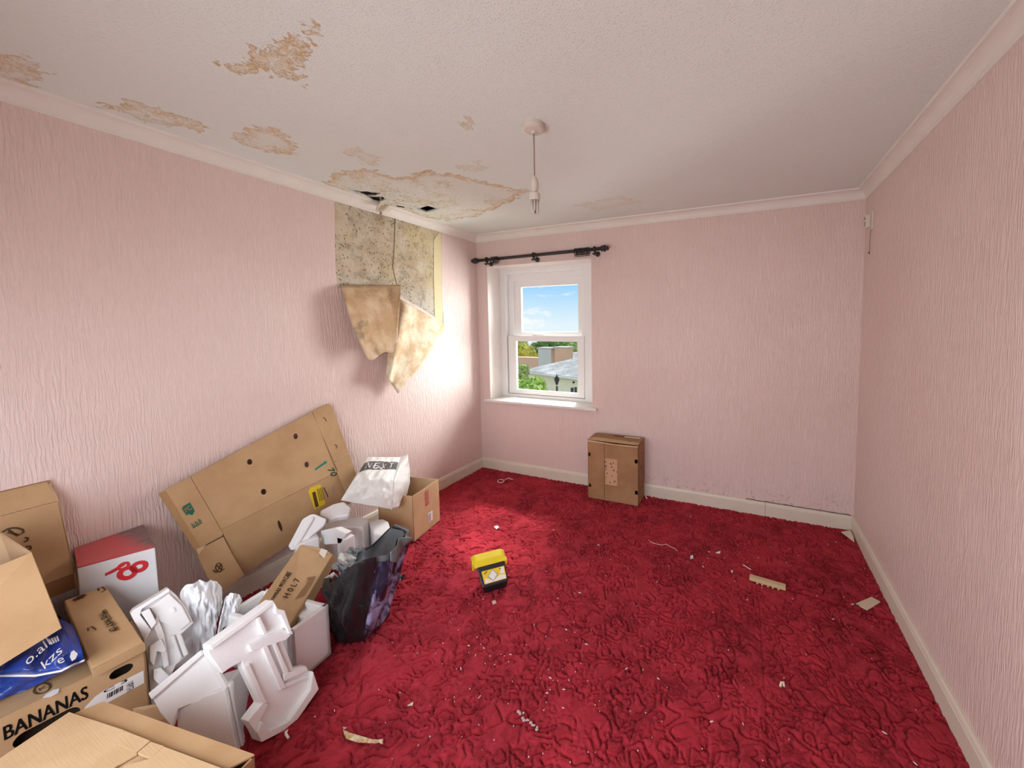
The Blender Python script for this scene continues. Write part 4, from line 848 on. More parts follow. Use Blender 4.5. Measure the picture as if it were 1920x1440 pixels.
# ---- closed carton in the foreground
def foreground():
    h = .35; Z = V(0, 0, 1); g = lambda x, y, dz=0: at(x, y, z=h+dz)
    k = unit(g(396, 1438)-g(130, 1338)); s = unit(np.cross(Z, k)); s = s if s[1] < 0 else -s
    O = g(194, 1312)-k*.0; t = thing('foreground_carton', 'closed cardboard carton with crossed flaps at the bottom left corner', 'cardboard box', (O+k*.25+s*.2)*V(1, 1, 0))
    L_, W_ = .62, .46
    b = MB(); b.hollow((O)*V(1, 1, 0), k*L_, s*W_, Z*(h-.012), .005, ('+z',)); b.build('body', M_CARD, t)
    e = [g(140, 1334), g(194, 1312), g(194, 1312)+k*.62, g(140, 1334)+k*.62]; b = MB(); b.prism([q-Z*.010 for q in e], Z*.005); b.build('side_flap', M_CARD, t)
    b = MB(); u0 = g(134, 1340, -.003); b.prism([u0, u0+k*.60, u0+k*.60-unit(s)*-.0+(q_:=unit(g(0, 1425)-g(130, 1338)))*.40, u0+q_*.40], -Z*.004); b.build('under_flap', M_CARD_LT, t)
    # main flap with interlocking tongues
    m0, m1 = g(130, 1338, .002), g(233, 1372, .002); b = MB(); q0 = g(0, 1425, .002); lft = unit(q0-m0)
    b.prism([m0, m1, g(227, 1401, .002), g(257, 1416, .002), g(232, 1440, .002)-k*.02, g(232, 1440, .002)-k*.02+s*.25, m0+lft*.32+s*.05, m0+lft*.32], Z*.005); b.build('main_flap', M_CARD_LT, t)
    b = MB(); b.prism([g(234, 1373, .003), g(282, 1392, .003), g(256, 1414, .003), g(222, 1399, .003)], Z*.005); b.build('tongue', M_CARD_LT, t)
    b = MB(); b.prism([g(283, 1393, .003), g(308, 1401.5, .003), g(281, 1424, .003), g(258, 1414, .003)], Z*.004); b.build('tongue', M_CARD_LT, t)
    b = MB(); w0 = g(308, 1403, .001); b.prism([w0, w0+k*.40, w0+k*.40+s*.32, g(257, 1418, .001)+s*.30, g(235, 1438, .001), g(280, 1426, .001)], Z*.005); b.build('cross_flap', M_CARD_LT, t)
foreground()
# ---- small torn carton between banana carton and foam
def small():
    q = [at(285, 1321, x=-1.94), at(306, 1323, x=-1.90), at(318.5, 1346, x=-1.88), at(296, 1358, x=-1.92)]
    t = thing('small_carton', 'small crushed carton wedged between banana carton and white foam', 'cardboard box', (-1.93, .55, 0))
    b = MB(); b.prism(q, V(-.05, -.03, -.004)); b.build('top', M_CARD_LT, t); b = MB(); z0 = lambda p: V(p[0], p[1], .0)
    b.prism([q[3], q[2], z0(q[2]), z0(q[3])], V(-.004, -.002, 0)); b.prism([q[2], q[1], z0(q[1]), z0(q[2])], V(-.004, -.002, 0)); b.build('side', M_CARD, t)
small()
# ---- long carton leaning in the foam tray
def long_carton():
    a, b_, c, d = at(563, 1021, x=-2.05), at(624, 1039, x=-1.955), at(541, 1178, x=-1.80), at(480, 1136, x=-1.885)
    n = unit(np.cross(b_-a, d-a)); n = n if n[0] > 0 else -n; dep = at(637, 1043, x=-1.99)-b_; dep = dep-n*.02
    t = thing('long_carton', 'long brown carton with black print leaning out of the foam tray beside the black bag', 'cardboard box', (c+d)/2)
    P = lambda u, v: (a*(1-u)+b_*u)*(1-v)+(d*(1-u)+c*u)*v
    b = MB(); b.prism([a, b_, c, d], dep); b.build('body', M_CARD_DK if False else M_CARD, t, bevel=.004)
    b = MB(); b.prism([P(.05, 0)+n*.002, P(.5, -.035)+n*.001, P(.9, -.012), P(.95, .02)+n*.002, P(.5, .02)+n*.002], -n*.004); b.build('end_flap', M_CARD, t)
    b = MB(); b.prism([P(.62, .05)+n*.0016, P(.60, -.03)+n*.0016, P(.80, -.025)+n*.0016, P(.84, .10)+n*.0016], n*.0008); lab(b.build('tape', plain('pale_tape', (.74, .64, .55), .4), t), 'pale strip of tape')
    xd = unit(P(.2, .3)-P(.2, .8)); yd = np.cross(n, xd); b = MB()
    put_text(b, 'HANDLE WITH CARE', P(.28, .84)+n*.001, xd, yd, width=.13, height=.020, eps=.0004, bold=.0012); put_text(b, 'H 0 L 7', P(.58, .74)+n*.001, xd, yd, width=.09, height=.024, eps=.0004, bold=.001)
    b.build('printed_text', M_INKB, t)
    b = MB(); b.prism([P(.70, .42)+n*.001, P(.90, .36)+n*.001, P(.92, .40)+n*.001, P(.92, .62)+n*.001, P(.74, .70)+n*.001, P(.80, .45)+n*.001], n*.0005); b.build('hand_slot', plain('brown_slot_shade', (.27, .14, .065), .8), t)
    b = MB(); stroke(b, [P(.62, .90), P(.80, .985)], .008, .001, n); b.build('slit', M_INK, t)
long_carton()

# ================================================================== foam packing pieces
def foam(name, label, n, p, outline, thick, reliefs=(), vec=None):
    n = unit(n); f = lambda q: at(q[0], q[1], n=n, p=p)
    b = MB(); b.prism([f(q) for q in outline], -n*thick if vec is None else vec)
    for poly, h in reliefs: b.prism([f(q)-n*.002 for q in poly], n*(h+.002))
    return tag(b.build(name, M_EPS, bevel=.0025), label, 'packing foam')
P_E = V(-1.607, .75, 0); N_E = V(1, 0, .24)
foam('moulded_foam', 'large moulded white foam piece with two feet leaning in front of the foam tray', N_E, P_E,
     [(388, 1210), (507, 1125), (512, 1132), (516, 1141), (528, 1144), (544, 1189), (541, 1196), (531, 1203), (550, 1253), (573, 1248), (579, 1257), (583, 1273), (590, 1290), (540, 1360), (482, 1389), (474, 1371), (460, 1351), (485, 1318), (455, 1255), (454, 1240), (429, 1254), (417, 1263), (391, 1226)], .035,
     [([(388, 1210), (507, 1125), (511, 1132), (393, 1218)], .018), ([(509, 1130), (516, 1141), (528, 1144), (544, 1189), (536, 1187), (520, 1153), (511, 1150)], .022), ([(476, 1159), (483, 1155.5), (497, 1186), (489, 1190)], .020),
      ([(463, 1209), (529, 1178), (543, 1190), (534, 1199), (468, 1222)], .012), ([(488, 1214), (498, 1209), (533, 1288), (522, 1294)], .014), ([(508, 1207), (515, 1204), (540, 1262), (531, 1267)], .012), ([(527, 1264), (571, 1249), (575, 1257), (529, 1277)], .014), ([(529, 1282), (577, 1264), (579, 1270), (531, 1290)], .010),
      ([(579, 1257), (590, 1290), (540, 1360), (534, 1350), (574, 1292), (576, 1276)], .030), ([(474, 1371), (482, 1389), (540, 1360), (534, 1350), (497, 1368), (483, 1350)], .030), ([(460, 1351), (474, 1371), (483, 1350), (499, 1321), (489, 1316)], .016), ([(455, 1250), (466, 1244), (499, 1318), (486, 1319)], .010)])
# thick slab standing at the very front
G0 = at(447, 1419, z=0); G1 = at(421, 1293, x=-1.735); n_g = unit(np.cross(G1-G0, at(331, 1329, x=-1.86)-G1)); n_g = n_g if n_g[0] > 0 else -n_g
gq = [at(a, b, n=n_g, p=G0) for a, b in ((331, 1333), (338, 1326), (355, 1322), (357, 1318), (378, 1311), (381, 1307), (408, 1298), (412, 1295), (421, 1293), (447, 1418), (400, 1450), (345, 1440), (341, 1385), (333, 1372))]
gv = at(456, 1250, x=-1.93)-gq[8]; gv = gv-n_g*.0
b = MB(); b.prism(gq, gv); b.prism([gq[8]+gv*.14, gq[8]+gv*.30, gq[9]+gv*.28, gq[9]+gv*.14], unit(np.cross(gv, gq[9]-gq[8]))*-.008 if np.cross(gv, gq[9]-gq[8])[0] < 0 else unit(np.cross(gv, gq[9]-gq[8]))*.008)
tag(b.build('foam_slab', M_EPS, bevel=.005), 'thick white foam slab standing at the front beside the cardboard flaps', 'packing foam')
foam('foam_cover', 'shallow grey white foam lid tilted behind the front foam slab', (.62, -.42, .66), at(350, 1280, x=-1.87),
     [(281, 1300), (379, 1219), (392, 1221), (428, 1288), (404, 1300), (333, 1330), (322, 1362), (300, 1336)], .03,
     [([(281, 1300), (379, 1219), (384, 1227), (287, 1312)], .016), ([(379, 1219), (392, 1221), (428, 1288), (421, 1292), (386, 1231)], .014)])
foam('foam_end_cap', 'stepped white foam end cap standing beside the banana carton', (1, -.22, .34), at(300, 1185, x=-2.10),
     [(244, 1150), (249, 1143), (315, 1102), (332, 1117), (349, 1140), (363, 1168), (340, 1189), (354, 1226), (330, 1247), (320, 1268), (300, 1345), (284, 1330), (277, 1240), (268, 1200)], .05,
     [([(244, 1150), (249, 1143), (315, 1102), (318, 1108), (265, 1141), (262, 1152), (283, 1180), (270, 1200)], .022), ([(263, 1147), (279, 1139), (292, 1165), (283, 1177)], .035), ([(281, 1139), (316, 1112), (340, 1135), (356, 1166), (337, 1181), (300, 1165)], .012), ([(318, 1140), (326, 1137), (330, 1146), (322, 1149)], .016),
      ([(294, 1152), (307, 1190), (316, 1246), (306, 1252), (297, 1200), (286, 1170)], .018), ([(279, 1210), (300, 1196), (310, 1215), (306, 1222), (293, 1218), (287, 1246), (279, 1236)], .034), ([(286, 1254), (300, 1249), (318, 1268), (312, 1274), (296, 1280), (287, 1270)], .03), ([(330, 1190), (338, 1188), (352, 1226), (344, 1230)], .012), ([(318, 1192), (326, 1190), (341, 1232), (334, 1236)], .012)])
# open foam tray with the long carton in it
def foam_tray():
    yaw = 3.258; X, Y = V(math.cos(yaw), math.sin(yaw), 0), -V(-math.sin(yaw), math.cos(yaw), 0); O = V(-1.722, .836, 0)
    b = MB(); W, D, H, t = .397, .165, .242, .024
    b.hollow(O, X*W, Y*D, V(0, 0, H), t, ('+z',)); b.box(O+X*.02+Y*.10+V(0, 0, .12), X*.25, Y*.05, V(0, 0, .095))
    return tag(b.build('foam_tray', M_EPS, bevel=.006), 'open white foam box holding the long brown carton beside the black bag', 'packing foam')
foam_tray()
# foam rubble between board and open carton
zt = .265
b = MB(); b.prism([at(*q, z=zt) for q in ((624, 969), (688, 970), (690, 976), (680, 988), (608, 988), (606, 984))], V(.01, 0, -zt)); tag(b.build('foam_block', M_EPS, bevel=.006), 'flat topped white foam block behind the black bag', 'packing foam')
b = MB(); b.prism([at(*q, z=.235) for q in ((690, 976), (719, 972), (728, 977), (735, 1000), (716, 1006), (700, 1000))], V(0, 0, -.235)); tag(b.build('foam_corner', M_EPS, bevel=.012, segs=3), 'rounded white foam corner touching the open carton', 'packing foam')
b = MB(); pa = at(575, 1000, x=-2.30); na = unit((.75, -.45, .5)); fa = lambda *q: at(*q, n=na, p=pa)
b.prism([fa(*q) for q in ((540, 1024), (567, 973), (583, 964), (591, 964), (613, 973), (608, 986), (584, 1005), (563, 1027), (546, 1032))], -na*.06); b.prism([fa(*q) for q in ((548, 1024), (570, 978), (584, 970), (590, 972), (566, 1012), (553, 1028))], na*.016)
b.prism([V(-2.37, 1.20, 0), V(-2.27, 1.16, 0), V(-2.24, 1.26, 0), V(-2.34, 1.30, 0)], V(-.01, .0, .30)); tag(b.build('foam_edge_strip', M_EPS, bevel=.008, segs=3), 'slanted white foam edge strip leaning at the lower edge of the big board', 'packing foam')
b = MB(); pb = at(630, 960, x=-2.32); nb_ = unit((.5, -.2, .8)); fb = lambda *q: at(*q, n=nb_, p=pb)
b.prism([fb(*q) for q in ((600, 957), (625, 944), (645, 939), (660, 951), (655, 966), (633, 969), (618, 974), (603, 967))], -nb_*.05); tag(b.build('foam_lump', M_EPS, bevel=.012, segs=3), 'small rounded foam lump under the white carrier bag', 'packing foam')
b = MB(); b.prism([at(*q, y=1.30) for q in ((600, 995), (628, 990), (650, 1000), (640, 1020), (606, 1022))], V(-.02, .05, -.02)); b.box(V(-2.16, 1.30, 0), V(.08, 0, 0), V(0, .05, 0), V(0, 0, .30)); tag(b.build('foam_offcut', M_EPS, bevel=.006), 'ragged white foam offcut between long carton and foam block', 'packing foam')
b = MB(); b.prism([at(*q, y=1.33) for q in ((638, 1001), (659, 997), (646, 1013))], V(0, .006, 0)); tag(b.build('red_tag', M_RED), 'small red card showing behind the black bag rim', 'card')

# ================================================================== bags
def crumple_bag():
    # white translucent plastic bag, standing fan of folds
    rows = [[(334, 1150), (338, 1112), (348, 1096), (362, 1092), (375, 1087), (384, 1091), (396, 1088), (408, 1091), (416, 1102), (417, 1128)],
            [(322, 1165), (350, 1135), (358, 1120), (368, 1116), (378, 1112), (388, 1114), (397, 1114), (404, 1120), (409, 1132), (412, 1150)],
            [(318, 1195), (360, 1160), (366, 1150), (374, 1146), (382, 1142), (390, 1142), (397, 1144), (402, 1150), (404, 1160), (405, 1175)],
            [(315, 1225), (360, 1190), (368, 1182), (376, 1178), (384, 1176), (392, 1176), (398, 1178), (402, 1184), (404, 1192), (404, 1205)], [(315, 1262), (362, 1240), (370, 1235), (378, 1232), (386, 1230), (394, 1230), (400, 1232), (404, 1234), (408, 1238), (410, 1242)]]
    b = MB(); nr, nc = 4, 9
    def fn(u, v):
        i, j = min(int(v*nr), nr-1), min(int(u*nc), nc-1); s, t = v*nr-i, u*nc-j
        q = (np.array(rows[i][j])*(1-t)+np.array(rows[i][j+1])*t)*(1-s)+(np.array(rows[i+1][j])*(1-t)+np.array(rows[i+1][j+1])*t)*s
        off = .007*math.sin(u*15+3*nz((u*2, v*2, 1), 1.3, 2)*2+2*math.sin(v*3))*(.4+.6*v)+.030*math.sin(u*math.pi)-.03*abs(v-.5)+.020*nz((u*4, v*3, 0), 1.5, 4)+.008*nz((u*13, v*7, 0), 1.3, 8)
        return at(q[0], q[1], x=-2.13+off)
    b.grid(lambda u, v: fn(u, v)+V(.014*nz((u*8, v*7, 3), 1.0, 5)+.006*nz((u*17, v*12, 3), 1.0, 9), 0, 0), 60, 36); m = Mat('thin_white_plastic', (.90, .92, .95), .5, .3); m.bump(m.noise(40, None, 4, .6, 1), .5, .004)
    tag(b.build('white_plastic_bag', m.m, smooth=True, solid=.002), 'crumpled white plastic bag standing behind the foam pieces', 'plastic bag')
    b = MB(); r2 = [[(418, 1142), (424, 1118), (432, 1111), (442, 1113), (450, 1115), (453, 1126)], [(412, 1165), (420, 1142), (428, 1136), (436, 1137), (442, 1139), (446, 1148)], [(404, 1205), (412, 1185), (420, 1176), (428, 1174), (436, 1172), (444, 1170)]]
    def f2(u, v):
        i, j = min(int(v*2), 1), min(int(u*5), 4); s, t = v*2-i, u*5-j
        q = (np.array(r2[i][j])*(1-t)+np.array(r2[i][j+1])*t)*(1-s)+(np.array(r2[i+1][j])*(1-t)+np.array(r2[i+1][j+1])*t)*s
        return at(q[0], q[1], x=-2.10+.006*math.sin(u*17+2*v)+.012*nz((u*3, v*3, 0), 1.4, 3)+.015*math.sin(v*3))
    b.grid(lambda u, v: f2(u, v)+V(.010*nz((u*9, v*9, 3), 1.0, 5), 0, 0), 14, 10); tag(b.build('plastic_wrap', m.m, smooth=False, solid=.002), 'twisted scrap of clear white plastic wrap right of the white bag', 'plastic bag')
crumple_bag()
def carrier():
    # carrier bag: puffed pillow lying over the open carton
    L3 = [at(690, 857, x=-2.50), at(661, 902, x=-2.27), at(639, 938, x=-2.24)]; R3 = [at(752, 857, x=-2.43), at(738, 901, x=-2.17), at(735, 955, x=-2.12)]
    t = thing('carrier_bag', 'stuffed white plastic carrier bag with a black lettered band on the open carton', 'plastic bag', (L3[2]+R3[2])/2)
    def path(P, v):
        q = P[0]*(1-v)**2+(2*P[1]-.5*(P[0]+P[2]))*2*v*(1-v)+P[2]*v*v; k = P[0]*(1-2*v)+P[1]*2*v if v < .5 else P[1]*(2-2*v)+P[2]*(2*v-1); return q*.30+k*.70
    nt1 = unit(np.cross(R3[0]-L3[0], L3[1]-L3[0])); nt1 = nt1 if nt1[2] > 0 else -nt1; nt2 = unit(np.cross(R3[1]-L3[1], L3[2]-L3[1])); nt2 = nt2 if nt2[0] > 0 else -nt2
    def S(u, v, side=1):
        q = path(L3, v)*(1-u)+path(R3, v)*u; w = min(1, max(0, (v-.35)/.3)); n = unit(nt1*(1-w)+nt2*w)
        e = max(0, (1-abs(2*u-1)**3)*(1-abs(2*v-1)**4))**.7
        cr = .010*nz((u*3, v*3, side), 2.0, 5)+.007*nz((u*8, v*8, 0), 1.2, 6)+.006*math.sin(u*7+v*3)*math.sin(v*8)
        return q+n*(.022*e+cr*(.3+e)) if side > 0 else q-n*.07*e
    n = unit(nt1+nt2*.3); TL, TR = L3[0], R3[0]
    m = Mat('white_carrier_plastic', (.82, .81, .77), .32, .5); m.set('Transmission Weight', .08); m.bump(m.noise(34, None, 4, .6, 1.2), .45, .004)
    b = MB(); b.grid(lambda u, v: S(u, v, 1), 40, 40); b.grid(lambda u, v: S(u, v, -1), 40, 40); b.build('body', m.m, t, smooth=True)
    bd_ = MB(); bd_.grid(lambda u, v: S(.02+.96*u, .17+.17*v-.02*u, 1)+n*.0025, 36, 8); band = bd_.build('black_band', plain('black_bag_print', (.05, .05, .05), .35, .5), t, smooth=True)
    tx = MB()
    for k, ch in enumerate('NEXT'):
        vs, fs = text_geo(ch, 1.0); a = np.array(vs); lo, hi = a.min(0), a.max(0); c0 = .12+.205*k
        tx.add([S(c0+.125*(q[0]-lo[0])/(hi[0]-lo[0]), .315-.02*(c0)-.105*(q[1]-lo[1])/(hi[1]-lo[1]), 1)+n*.0042 for q in vs], fs)
    tx.build('lettering', M_LABEL, band)
    OUT = [(754, 855), (765, 859), (768, 880), (767, 905), (764, 925), (755, 940), (742, 953)]
    def gus(u, v):
        k = min(int(v*6), 5); f = v*6-k; o = at(OUT[k][0]*(1-f)+OUT[k+1][0]*f, OUT[k][1]*(1-f)+OUT[k+1][1]*f, x=-2.44+.20*v); e = S(1, v, 1)
        return e*(1-u)+o*u+V(.028, .012, .012)*math.sin(u*math.pi)*(1+.35*math.sin(v*11+u*3))+V(.006, .004, .006)*nz((u*4, v*7, 0), 1.2, 3)
    b = MB(); b.grid(gus, 14, 30); b.build('side_gusset', m.m, t, smooth=True, solid=.002)
    b = MB(); h0 = S(.55, .30, 1)+n*.001; b.tube([S(.36+.02*k, .30+.025*math.sin(k*.8), 1)+n*.002 for k in range(12)], .004, 6); b.build('seam', m.m, t, smooth=True)
carrier()
def bin_bag():
    C = V(-1.772, 1.145, 0); t = thing('bin_bag', 'black plastic bin bag of rubbish standing open beside the foam tray', 'bin bag', C)
    nt_, na = 34, 84
    def rim_z(a):
        a = (a+math.pi) % (2*math.pi)-math.pi; return .345+.115*math.cos(a+.2)+.12*math.exp(-((a-1.9)/.8)**2)+.018*math.sin(a*5)
    def S(v, a, inn=0):
        z = v*rim_z(a); h = z/.45; r = .112+.052*math.sin(min(h, 1)*1.9)
        w = .022*nz((math.cos(a)*2, math.sin(a)*2, v*2.2), 1.7, 3)+.009*math.sin(a*9+v*6+3*math.sin(v*5))*(.25+v)+.007*nz((math.cos(a)*6, math.sin(a)*6, v*5), 1.2, 9)+.002*nz((math.cos(a)*16, math.sin(a)*16, v*14), 1.0, 2)
        if v < .08: r *= .88+.12*(v/.08)
        r += w*(.4 if v < .05 else 1)-inn
        return C+V(r*math.cos(a)*1.06+.072*h, r*math.sin(a)*.95+.03*h, max(z, .001))
    a0, a1 = math.radians(-30), math.radians(80)
    m = Mat('black_bin_plastic', (.014, .014, .016), .27, .55); m.bump(m.noise(20, m.map(m.coord(), (1, 1, .6)), 4, .6, 1.4), .7, .008)
    b = MB(); b.grid(lambda u, v: S(v, a1+(2*math.pi-(a1-a0))*u), 66, nt_); body = b.build('body', m.m, t, smooth=True)
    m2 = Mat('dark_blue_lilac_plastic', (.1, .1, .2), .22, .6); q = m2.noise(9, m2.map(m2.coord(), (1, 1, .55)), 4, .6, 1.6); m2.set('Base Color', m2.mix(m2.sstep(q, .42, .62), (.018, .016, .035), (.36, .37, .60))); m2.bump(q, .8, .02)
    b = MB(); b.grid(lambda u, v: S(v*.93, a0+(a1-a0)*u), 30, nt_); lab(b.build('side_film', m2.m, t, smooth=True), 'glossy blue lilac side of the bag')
    m3 = plain('grey_bag_lining', (.13, .135, .14), .38, .5, 22, .6, .006)
    b = MB(); b.grid(lambda u, v: S(1.0-.40*v, 2*math.pi*u, .008+.012*v), 70, 12); lab(b.build('lining', m3, t, smooth=True), 'grey inside of the bag')
    b = MB()
    def cuff(u, v):
        a = math.radians(-12)+math.radians(165)*u; p = S(1, a); k = math.sin(min(1, u*4)*math.pi/2)*math.sin(min(1, (1-u)*4)*math.pi/2); return p+V(math.cos(a), math.sin(a), 0)*(.006+.014*math.sin(v*math.pi))*k+V(0, 0, .008-(.035+.055*math.exp(-((u-.12)/.14)**2))*v*(.7+.3*math.sin(u*17)))
    b.grid(cuff, 50, 8); lab(b.build('rolled_rim', m3, t, smooth=True, solid=.002), 'grey rolled rim')
    b = MB(); b.grid(lambda u, v: C+V(.05, .02, .235)+V((u-.5)*.26, (v-.5)*.22, .03*nz((u*4, v*4, 0), 1.4, 3)+.02*nz((u*11, v*11, 2), 1.0, 5)), 24, 24); lab(b.build('rubbish', plain('dark_crumpled_film', (.06, .06, .065), .4, .5, 25, .6, .006), t, smooth=True), 'dark crumpled rubbish filling the bag')
    mp = plain('crumpled_paper', (.50, .47, .43), .8, .2, 30, .3, .003)
    for k, (px, py, s, y) in enumerate(((637, 1062, .045, 1.09), (652, 1046, .05, 1.13), (668, 1034, .05, 1.15), (622, 1082, .035, 1.075), (660, 1058, .04, 1.09))):
        c = at(px, py, y=y); rd = random.Random(k); b = MB()
        b.grid(lambda u, v: c+V((u-.5)*s*1.5, (v-.5)*s, .012*nz((u*3, v*3, k), 1.5, k)+.018*math.sin(u*5+k)*math.sin(v*4)), 9, 9)
        tag(b.build('crumpled_paper', mp if k % 2 else plain('grey_paper', (.16, .165, .17), .6, .3, 30, .4, .004), smooth=False, solid=.002), ('scrap of white paper at the lip of the black bag, lowest of the litter', 'crumpled grey wrapper in the middle of the open black bag', 'pale paper ball deepest inside the black bag', 'small grey wrapper at the left edge of the black bag', 'white paper strip in the bag beside the middle wrapper')[(0, 1, 2, 3, 4)[k]], 'paper', 'litter in the bin bag')
bin_bag()
def blue_bag():
    rows = [[(-60, 1275), (0, 1240), (40, 1214), (80, 1190), (111, 1160), (136, 1171)], [(-60, 1290), (0, 1256), (44, 1235), (86, 1212), (122, 1188), (147, 1198)], [(-60, 1300), (0, 1262), (60, 1256), (100, 1240), (134, 1220), (155, 1225)], [(-60, 1300), (0, 1267), (69, 1267), (117, 1258), (140, 1246), (158, 1239)], [(-60, 1322), (0, 1290), (50, 1282), (100, 1268), (135, 1254), (156, 1243)], [(-60, 1345), (0, 1312), (45, 1296), (98, 1272), (130, 1257), (154, 1246)]]
    zs = [.455, .455, .440, .405, .365, .332]
    t = thing('blue_bag', 'royal blue plastic bag with white lettering draped over the banana carton', 'plastic bag', at(60, 1260, z=.33))
    def S(u, v):
        i, j = min(int(v*5), 4), min(int(u*5), 4); s, w = v*5-i, u*5-j
        q = (np.array(rows[i][j], float)*(1-w)+np.array(rows[i][j+1])*w)*(1-s)+(np.array(rows[i+1][j], float)*(1-w)+np.array(rows[i+1][j+1])*w)*s
        z = zs[i]*(1-s)+zs[i+1]*s
        return at(q[0], q[1], z=max(.329, z+.014*nz((u*5, v*4, 0), 1.2, 7)+.006*math.sin(u*16+v*5)))
    m = Mat('royal_blue_plastic', (.02, .045, .25), .25, .55); m.set('Base Color', m.mix(m.noise(9, None, 3), (.012, .03, .20), (.03, .07, .34))); m.bump(m.noise(26, None, 4, .6, 1.2), .5, .006)
    b = MB(); b.grid(S, 60, 40); b.build('body', m.m, t, smooth=True)
    b = MB(); b.tube([S(k/30, .60)+V(.004, -.002, .004) for k in range(31)], .0032, 6); lab(b.build('hem', M_LABEL, t, smooth=True), 'white hem line')
    def print_(txt, a, c, up, h):
        o, e = np.array(a, float), np.array(c, float); vs, fs = text_geo(txt, 1.0); q = np.array(vs); lo, hi = q.min(0), q.max(0); g = MB(); d = e-o; p = np.array(up, float)
        P = lambda w: o+d*(w[0]-lo[0])/(hi[0]-lo[0])+p*h*(w[1]-lo[1])/(hi[1]-lo[1])
        c0 = S(.6, .35); zz = .452
        g.add([at(*P(w), z=.470-.0016*0) for w in vs], fs); return g
    for txt, a, c, up, h in (('o.all', (52, 1248), (96, 1207), (-.55, -.83), 15), ('kzs', (84, 1255), (118, 1222), (-.55, -.83), 15), ('e', (110, 1246), (122, 1240), (-.4, -.9), 10)):
        print_(txt, a, c, up, h).build('lettering', M_LABEL, t)
    for k in range(4):
        g = MB(); g.prism([at(*q, z=.470) for q in ((90+5*k, 1200-2*k), (93+5*k, 1198-2*k), (99+4*k, 1207-2*k), (97+4*k, 1209-2*k))], V(0, 0, .0006)); g.build('printed_stripe', M_LABEL, t)
    g = MB(); g.prism([at(*q, z=.462) for q in ((131, 1232), (133, 1224), (138, 1219), (141, 1222), (146, 1226), (142, 1235), (135, 1240))], V(0, 0, .0006)); g.build('printed_leaf', M_LABEL, t)
blue_bag()

# ================================================================== loose things on the carpet
def sharps():
    O = V(-1.338, 1.545, 0); e1 = unit(V(.095, .098, 0)); e2 = unit(V(-.098, .095, 0)); Z = V(0, 0, 1); W, D = .140, .125
    t = thing('sharps_bin', 'small black sharps bin with yellow lid and label standing on the red carpet', 'bin', O+e1*W/2+e2*D/2)
    def ring(z, i, s=0): return [O+e1*i+e2*i+Z*z, O+e1*(W-i)+e2*i+Z*z, O+e1*(W-i)+e2*(D-i)+Z*(z+s), O+e1*i+e2*(D-i)+Z*(z+s)]
    mb = plain('black_bin_plastic_hard', (.012, .012, .014), .38, .5)
    def prof(z, f, s): return [O+e1*s+e2*f+Z*z, O+e1*(W-s)+e2*f+Z*z, O+e1*(W-s)+e2*(D-.004)+Z*z, O+e1*s+e2*(D-.004)+Z*z]
    b = MB(); b.loft([prof(0, .010, .008), prof(.050, -.010, .0), [O-e1*.026+e2*.060+Z*.138, O+e1*(W-.010)+e2*.060+Z*.138, O+e1*(W-.010)+e2*(D+.03)+Z*.138, O-e1*.026+e2*(D+.03)+Z*.138]]); b.build('body', mb, t, bevel=.005, segs=3)
    my = plain('yellow_lid_plastic', (.80, .62, .02), .35, .5)
    def lp(z, f, s0, s1, bk): return [O+e1*s0+e2*f+Z*z, O+e1*(W+s1)+e2*f+Z*z, O+e1*(W+s1)+e2*(D+bk)+Z*z, O+e1*(s0-.012)+e2*(D+bk)+Z*z]
    b = MB(); b.loft([lp(.126, .056, -.034, .002, .036), lp(.134, .054, -.036, .004, .037), lp(.150, .074, -.024, -.012, .028), lp(.155, .082, -.016, -.020, .020)]); b.build('lid', my, t, bevel=.004, segs=3)
    b = MB(); b.box(O-e1*.044+e2*.09+Z*.096, e1*.010, e2*.05, Z*.04); b.build('clip', my, t, bevel=.003); b = MB(); b.box(O+e1*(W-.004)+e2*.055+Z*.108, e1*.010, e2*.03, Z*.030); b.build('clip', my, t, bevel=.003)
    p0 = O+e1*.0+e2*-.010+Z*.052; up = unit(e2*.070+Z*.088); nn = unit(np.cross(e1, up)); nn = nn if np.dot(nn, e2) < 0 else -nn
    g = lambda a, c, d=.0015: p0+e1*a+up*c+nn*d
    b = MB(); b.prism([g(.012, .012), g(.132, .012), g(.126, .078), g(.000, .078)], nn*.0008); lb = b.build('label', M_YLABEL, t)
    b = MB(); b.prism([g(.016, .015, .0026), g(.129, .015, .0026), g(.128, .034, .0026), g(.098, .040, .0026), g(.060, .018, .0026), g(.018, .042, .0026)], nn*.0003); b.prism([g(.098, .046, .0026), g(.124, .040, .0026), g(.122, .074, .0026), g(.108, .075, .0026)], nn*.0003); b.build('white_field', M_LABEL, lb)
    b = MB(); c = (.060, .046); dm = lambda r, d: [g(c[0]+r, c[1], d), g(c[0], c[1]+r*1.15, d), g(c[0]-r, c[1], d), g(c[0], c[1]-r*1.15, d)]
    b.prism(dm(.027, .0030), nn*.0003); b.build('warning_diamond', plain('grey_print', (.30, .30, .30), .6, var=0), lb); b = MB(); b.prism(dm(.023, .0034), nn*.0003); b.build('diamond_field', M_LABEL, lb)
    b = MB(); stroke(b, [g(.098, .072, .0026), g(.104, .066, .0026), g(.112, .064, .0026)], .004, .0002, nn); b.build('label_print', M_INKB, lb); b = MB(); stroke(b, [g(.014, .062, .0026), g(.030, .073, .0026)], .005, .0002, nn); b.build('label_print', M_INKB, lb)
sharps()
